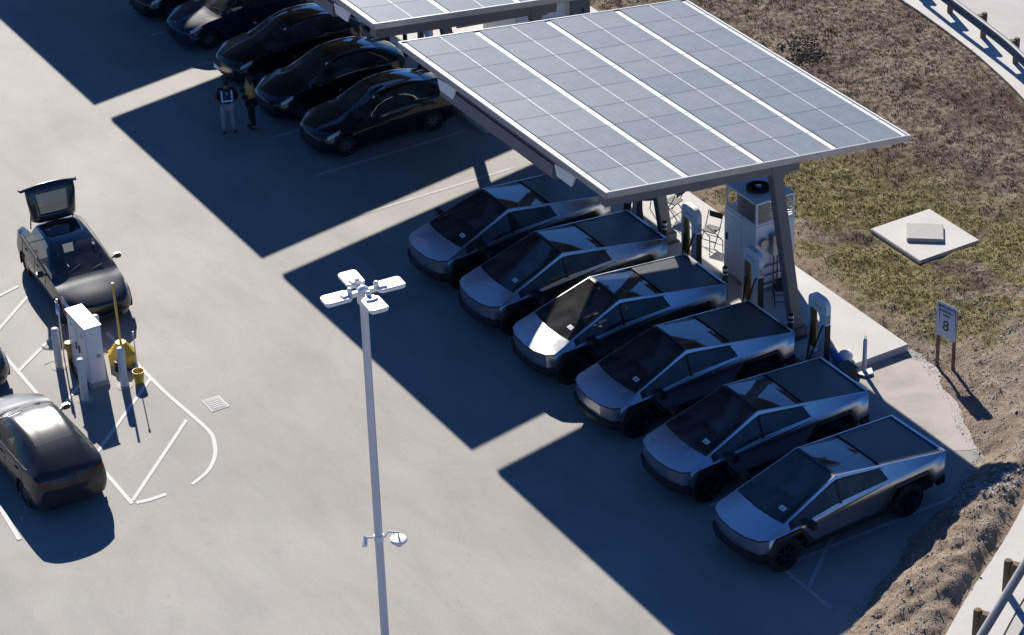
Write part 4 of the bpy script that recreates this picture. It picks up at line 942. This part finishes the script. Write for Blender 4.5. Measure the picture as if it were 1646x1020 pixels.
# ------------------------------------------------------------------ sign 8
rt = empty('assembly_sign', (9.08, 3.8, .12), label='pale sign board with the number 8 on two timber posts', cat='sign')
d_ = Vector((.12, -.62, 0)).normalized()
for t in (-.24, .27):
    q = MB(); p = d_ * t; q.bar((p.x, p.y, -.15), (p.x - .02, p.y, 1.72), .085, .05); q.build('post', M['timber'], rt)
RM = Matrix(((d_.x, 0, -d_.y * -1, 0), (d_.y, 0, -d_.x, 0), (0, 1, 0, 0), (0, 0, 0, 1)))
nrm = Vector((-.98, -.19, 0)); RM = Matrix(((d_.x, 0, nrm.x, 0), (d_.y, 0, nrm.y, 0), (0, 1, nrm.z, 0), (0, 0, 0, 1)))
q = MB(); q.box(-.32, .32, .82, 1.80, .03, .045, 0, RM); bd = q.build('board', mat('sign_face', (.62, .66, .72), .4), rt, bevel=.004)
for t, sz, yy in (('EMERGENCY', .098, 1.69), ('ASSEMBLY', .098, 1.575), ('AREA', .098, 1.46), ('8', .42, 1.16)):
    o = link('lettering', text_mesh(t, sz, .003), bd, M['ink']); o.matrix_local = RM @ Matrix.Translation((0, yy, .048))

# concrete slab with lid in the grass
rt = empty('manhole_slab', (12.8, 9.27, .10), label='white concrete slab with a raised square lid lying in the grass', cat='concrete slab')
q = MB(); q.box(-1.03, 1.02, -1.08, 1.08, -.2, .1); q.build('slab', M['pad'], rt, bevel=.02)
q = MB(); q.box(-.5, .5, -.52, .52, .1, .2, 0, Matrix.Rotation(R(-38), 4, 'Z') @ Matrix.Diagonal((1.0, .85, 1, 1))); q.build('lid', M['concrete_lid'], rt, bevel=.02)

# ------------------------------------------------------------------ guard rails
def guard(name, pts, lb):
    rt = empty(name, (pts[0][0], pts[0][1], .12 + zof(pts[0][1])), label=lb, cat='guard rail'); o0 = Vector((pts[0][0], pts[0][1]))
    P = [Vector(p) - o0 for p in pts]
    for i, p in enumerate(P):
        d = (P[min(i + 1, len(P) - 1)] - P[max(i - 1, 0)]).normalized(); nv = Vector((d.y, -d.x))
        q = MB(); q.lathe([(.095, -.1), (.095, .80), (.08, .84), (0, .86)], 12, 0, Matrix.Translation((p.x, p.y, 0))); po = q.build('post', M['timber'], rt, smooth=40)
        b = MB(); c = p + nv * .17; ang = math.atan2(nv.y, nv.x); b.box(-.09, .09, -.075, .075, .46, .80, 0, Matrix.Translation((c.x, c.y, 0)) @ Matrix.Rotation(ang, 4, 'Z')); b.build('spacer_block', M['timber'], po)
    prof = [(.26, .42), (.34, .47), (.34, .53), (.27, .60), (.27, .64), (.34, .71), (.34, .77), (.26, .82)]
    r_ = MB(); Q = crom([tuple(p) for p in P], 4); n = len(Q); m = len(prof); vs = []
    for i, p in enumerate(Q):
        d = (Q[min(i + 1, n - 1)] - Q[max(i - 1, 0)]).normalized(); nv = Vector((d.y, -d.x))
        for a, z in prof: c = p + nv * a; vs.append((c.x, c.y, z))
    r_.add(vs, [(i * m + k, i * m + k + 1, (i + 1) * m + k + 1, (i + 1) * m + k) for i in range(n - 1) for k in range(m - 1)])
    ro = r_.build('rail_beam', M['rail'], rt, smooth=50); md = ro.modifiers.new('t', 'SOLIDIFY'); md.thickness = .012
    return rt
guard('guard_rail', [(22.9, 22.3), (22.53, 20.25), (22.2, 18.22), (21.84, 16.25), (21.3, 14.3), (20.6, 12.4)], 'guard rail on timber posts along the curved sidewalk at the top right')
guard('guard_rail', [(0.45, -6.86), (2.14, -5.84), (3.83, -4.82), (5.51, -3.81), (7.2, -2.79)], 'guard rail on timber posts at the bottom right corner')

# ------------------------------------------------------------------ lamp post and cameras
LX, LY = -8.34, 1.34
rt = empty('lamp_post', (LX, LY, 0), label='tall white lamp post with four flat lamp heads', cat='lamp post')
q = MB(); q.box(-.3, .3, -.3, .3, 0, .05); q.build('base_plate', M['galv'], rt, bevel=.01)
top = Vector((0, 0, 9.15))
q = MB(); q.tube([(0, 0, .05), top], [.092, .082], 16); q.build('pole', mat('pole_paint', (.60, .62, .65), .45, .1, var=.06, vs=1.5), rt, smooth=50)
q = MB(); q.lathe([(.09, -.28), (.13, -.22), (.13, .04), (.11, .1), (.05, .15), (0, .16)], 16, 0, Matrix.Translation(top)); hub = q.build('hub', M['white_metal'], rt, smooth=45)
for k in range(4):
    a = R(-5 + 90 * k); Mk = Matrix.Translation(top + Vector((0, 0, .02))) @ Matrix.Rotation(a, 4, 'Z')
    ar = MB(); ar.box(.10, .38, -.045, .045, -.06, .04, 0, Mk); ar.lathe([(.055, -.02), (.055, .13), (.03, .16), (0, .16)], 12, 0, Mk @ Matrix.Translation((.29, 0, 0))); ar.build('arm', M['white_metal'], hub, bevel=.0)
    hd = MB(); out = [(x * .76, y * .78) for x, y in [(.36, -.14), (.46, -.25), (1.05, -.26), (1.12, -.235), (1.15, -.17), (1.15, .17), (1.12, .235), (1.05, .26), (.46, .25), (.36, .14)]]
    hd.prism(out, -.05, .035, 0, Mk); hd.prism([(.30, -.10), (.48, -.14), (.52, 0), (.48, .14), (.30, .10)], .035, .07, 0, Mk); hd.build('lamp_head', M['white'], rt, bevel=.015)
zc = 3.12; px_, py_ = 0, 0
cr_ = MB(); cr_.lathe([(.105, zc - .07), (.105, zc + .07)], 16, 0, Matrix.Translation((px_, py_, 0))); cr_.build('clamp', M['white_metal'], rt, smooth=40)
B = Vector((LX, LY, 0)); rv = Vector((.855, -.517, 0)).normalized()
e = B + rv * .42
rt = empty('dome_camera', tuple(e + Vector((0, 0, zc))), label='white dome camera on a curved arm, right side of the lamp post', cat='security camera')
q = MB(); off = B - e; q.tube([(off.x + rv.x * .12, off.y + rv.y * .12, .0), (off.x * .5, off.y * .5, .14), (0, 0, .12), (0, 0, -.02)], .022, 8); q.build('bracket', M['white_metal'], rt, smooth=50)
q = MB(); q.lathe([(.03, -.0), (.17, -.03), (.19, -.07), (.16, -.12), (.15, -.12)], 18); q.build('housing', M['white'], rt, smooth=50); q = MB(); q.lathe([(0, -.23), (.06, -.22), (.11, -.17), (.12, -.12)], 16); q.build('dome', M['glass_dark'], rt, smooth=60)
e = B - rv * .34
rt = empty('bullet_camera', tuple(e + Vector((0, 0, zc))), label='small white bullet camera on the left side of the lamp post', cat='security camera')
off = B - e; q = MB(); q.tube([(off.x - rv.x * .12, off.y - rv.y * .12, .0), (.02, 0, 0)], .025, 8); q.build('bracket', M['white_metal'], rt)
q = MB(); q.tube([(.06, .02, -.02), (-.04, -.14, -.12)], .06, 12); q.build('housing', M['white'], rt, smooth=50)

# ------------------------------------------------------------------ people
def skin(name, joints, bones, m, parent=None, sub=1, root=None):
    me = bpy.data.meshes.new(name); names = list(joints); me.from_pydata([joints[n][:3] for n in names], [(names.index(a), names.index(b)) for a, b in bones], [])
    o = bpy.data.objects.new(name, me); COL.objects.link(o); md = o.modifiers.new('s', 'SKIN'); md.use_smooth_shade = True
    for i, n in enumerate(names):
        r = joints[n][3]; r = r if isinstance(r, tuple) else (r, r)
        me.skin_vertices[0].data[i].radius = r; me.skin_vertices[0].data[i].use_root = (n == (root or names[0]))
    s = o.modifiers.new('u', 'SUBSURF'); s.levels = sub; s.render_levels = sub
    dg = bpy.context.evaluated_depsgraph_get(); me2 = bpy.data.meshes.new_from_object(o.evaluated_get(dg)); bpy.data.objects.remove(o)
    me2.name = name
    for p in me2.polygons: p.use_smooth = True
    return link(name, me2, parent, m)
M['skin'] = mat('skin', (.32, .19, .13), .55); M['hair'] = mat('dark_hair', (.015, .012, .01), .7)
def person(loc, rz, lb, J, jacket, trousers, vestmat, hairm, wide=1.0, extra=None):
    rt = empty('person', loc, rz, label=lb, cat='person')
    j = dict(pelvis=(0, 0, .98, .13), waist=(0, .0, 1.10, .125), chest=(0, .01, 1.32, .15), neckb=(0, 0, 1.47, .065), neck=(0, -.01, 1.53, .052), head=(0, -.02, 1.62, .085), crown=(0, -.01, 1.71, .075), face=(0, -.085, 1.62, .045),nose=(0, -.125, 1.61, .014))
    bones = [('pelvis', 'waist'), ('waist', 'chest'), ('chest', 'neckb'), ('neckb', 'neck'), ('neck', 'head'), ('head', 'crown'), ('head', 'face'), ('face', 'nose')]
    for s, n in ((1, 'l'), (-1, 'r')):
        P = J[n]
        j[n + 'sh'] = (s * .18 * wide, 0, 1.43, .062); j[n + 'el'] = (*P['el'], .045); j[n + 'wr'] = (*P['wr'], .03)
        wr = Vector(P['wr']); dd = (wr - Vector(P['el'])).normalized(); pm = wr + dd * .07; j[n + 'pa'] = (*pm, (.04, .022))
        side = dd.cross(Vector((0, 1, 0))).normalized() if abs(dd.y) < .9 else Vector((1, 0, 0))
        bones += [('chest', n + 'sh'), (n + 'sh', n + 'el'), (n + 'el', n + 'wr'), (n + 'wr', n + 'pa')]
        for k in range(4):
            f0 = pm + dd * .035 + side * (k - 1.5) * .019; f1 = f0 + dd * (.035 + .008 * (1.5 - abs(k - 1.5))); f2 = f1 + dd * .02 + Vector((0, -.02, -.005))
            for q_, f in enumerate((f0, f1, f2)): j['%sf%d%d' % (n, k, q_)] = (*f, .009)
            bones += [(n + 'pa', '%sf%d0' % (n, k)), ('%sf%d0' % (n, k), '%sf%d1' % (n, k)), ('%sf%d1' % (n, k), '%sf%d2' % (n, k))]
        t0 = wr + dd * .03 + side * .04; t1 = t0 + dd * .035 + side * .012; j[n + 't0'] = (*t0, .011); j[n + 't1'] = (*t1, .009); bones += [(n + 'wr', n + 't0'), (n + 't0', n + 't1')]
        j[n + 'hip'] = (s * .095, 0, .93, .1); j[n + 'kn'] = (*P['kn'], .06); j[n + 'an'] = (*P['an'], .042); a = P['an']; j[n + 'to'] = (a[0] + s * .01, a[1] - .13, .035, .035)
        bones += [('pelvis', n + 'hip'), (n + 'hip', n + 'kn'), (n + 'kn', n + 'an'), (n + 'an', n + 'to')]
    skin('body', j, bones, M['skin'], rt, 2, 'pelvis')
    g_ = 1.28
    tj = {k: v for k, v in j.items() if k in ('pelvis', 'waist', 'chest', 'neckb', 'lsh', 'rsh', 'lel', 'rel', 'lwr', 'rwr')}
    def fat(v, f, a=.012): r = v[3]; return (*v[:3], r * f + a)
    tj = {k: fat(v, 1.12, .02) for k, v in tj.items()}; tj['neckb'] = (*tj['neckb'][:3], .07)
    if vestmat:
        for n in 'lr': skin('sleeve', {k: tj[n + k] for k in ('el', 'wr')}, [('el', 'wr')], M['bk'], rt, 2, 'el')
        for n in 'lr': tj.pop(n + 'wr')
        tj = {k: (*v[:3], v[3] + .012) for k, v in tj.items()}; jacket = vestmat
    skin('jacket', tj, [b_ for b_ in bones if b_[0] in tj and b_[1] in tj], jacket, rt, 2, 'chest')
    lj = {k: fat(v, 1.18, .02) for k, v in j.items() if k in ('pelvis', 'lhip', 'rhip', 'lkn', 'rkn')}
    for n in 'lr': a = j[n + 'an']; lj[n + 'an'] = (a[0], a[1], a[2] + .02, .062)
    skin('trousers', lj, [b_ for b_ in bones if b_[0] in lj and b_[1] in lj], trousers, rt, 2, 'pelvis')
    for n in 'lr':
        a = j[n + 'an']; t = j[n + 'to']; skin('shoe', dict(a=(a[0], a[1] + .03, .055, .05), m=((a[0] + t[0]) / 2, (a[1] + t[1]) / 2, .05, .052), t=(t[0], t[1] - .03, .04, .042)), [('a', 'm'), ('m', 't')], M['black'], rt, 1, 'a')
    skin('hair', dict(a=(0, .01, 1.68, .098), b=(0, .035, 1.62, .088), c=(0, -.02, 1.71, .088)), [('a', 'b'), ('a', 'c')], hairm, rt, 2, 'a')
    if extra: extra(rt)
    return rt
M['jk'] = mat('navy_jacket', (.02, .035, .08), .7); M['tr'] = mat('grey_trousers', (.30, .30, .31), .85); M['tan'] = mat('tan_vest', (.55, .30, .08), .7, var=.15, vs=6); M['bk'] = mat('black_cloth', (.01, .01, .012), .8)
M['refl'] = mat('reflective_strip', (.55, .75, .95), .3)
def strips(rt):
    q = MB(); yb = .203
    for x0, x1, z0, z1 in ((-.17, -.125, 1.13, 1.5), (.125, .17, 1.13, 1.5), (-.125, .125, 1.13, 1.175)): q.box(x0, x1, yb - .002, yb + .006, z0, z1)
    q.build('reflective_strip', M['refl'], rt)
    o = link('lettering', text_mesh('T', .12, .003), rt, M['refl']); o.matrix_local = Matrix.Translation((0, yb + .003, 1.38)) @ Matrix.Rotation(R(180), 4, 'Z') @ Matrix.Rotation(R(90), 4, 'X')
    q = MB()
    for z in (1.26, 1.29, 1.32): q.box(-.07, .07, yb - .001, yb + .004, z, z + .012)
    q.build('lettering', M['jk'], rt)
    q = MB(); q.box(-.19, .19, .10, .20, 1.08, 1.5); q.build('vest_back', M['jk'], rt, bevel=.03)
person((-.12, 25.82, 0), R(158), 'person seen from behind in a dark jacket with pale reflective strips and grey trousers',
       dict(l=dict(el=(.29, .02, 1.2), wr=(.20, -.16, 1.05), kn=(.13, -.01, .5), an=(.17, .03, .09)), r=dict(el=(-.29, .02, 1.2), wr=(-.2, -.16, 1.05), kn=(-.13, -.03, .5), an=(-.16, 0, .09))), M['bk'], M['tr'], None, M['hair'], 1.12, strips)
person((.60, 25.72, 0), R(-105), 'person in a tan vest and black trousers standing beside the black car',
       dict(l=dict(el=(.24, -.08, 1.17), wr=(.16, -.3, 1.12), kn=(.1, -.02, .5), an=(.1, .03, .09)), r=dict(el=(-.24, -.06, 1.17), wr=(-.12, -.3, 1.2), kn=(-.1, -.02, .5), an=(-.12, 0, .09))), M['bk'], M['bk'], M['tan'], M['hair'], 1.0)
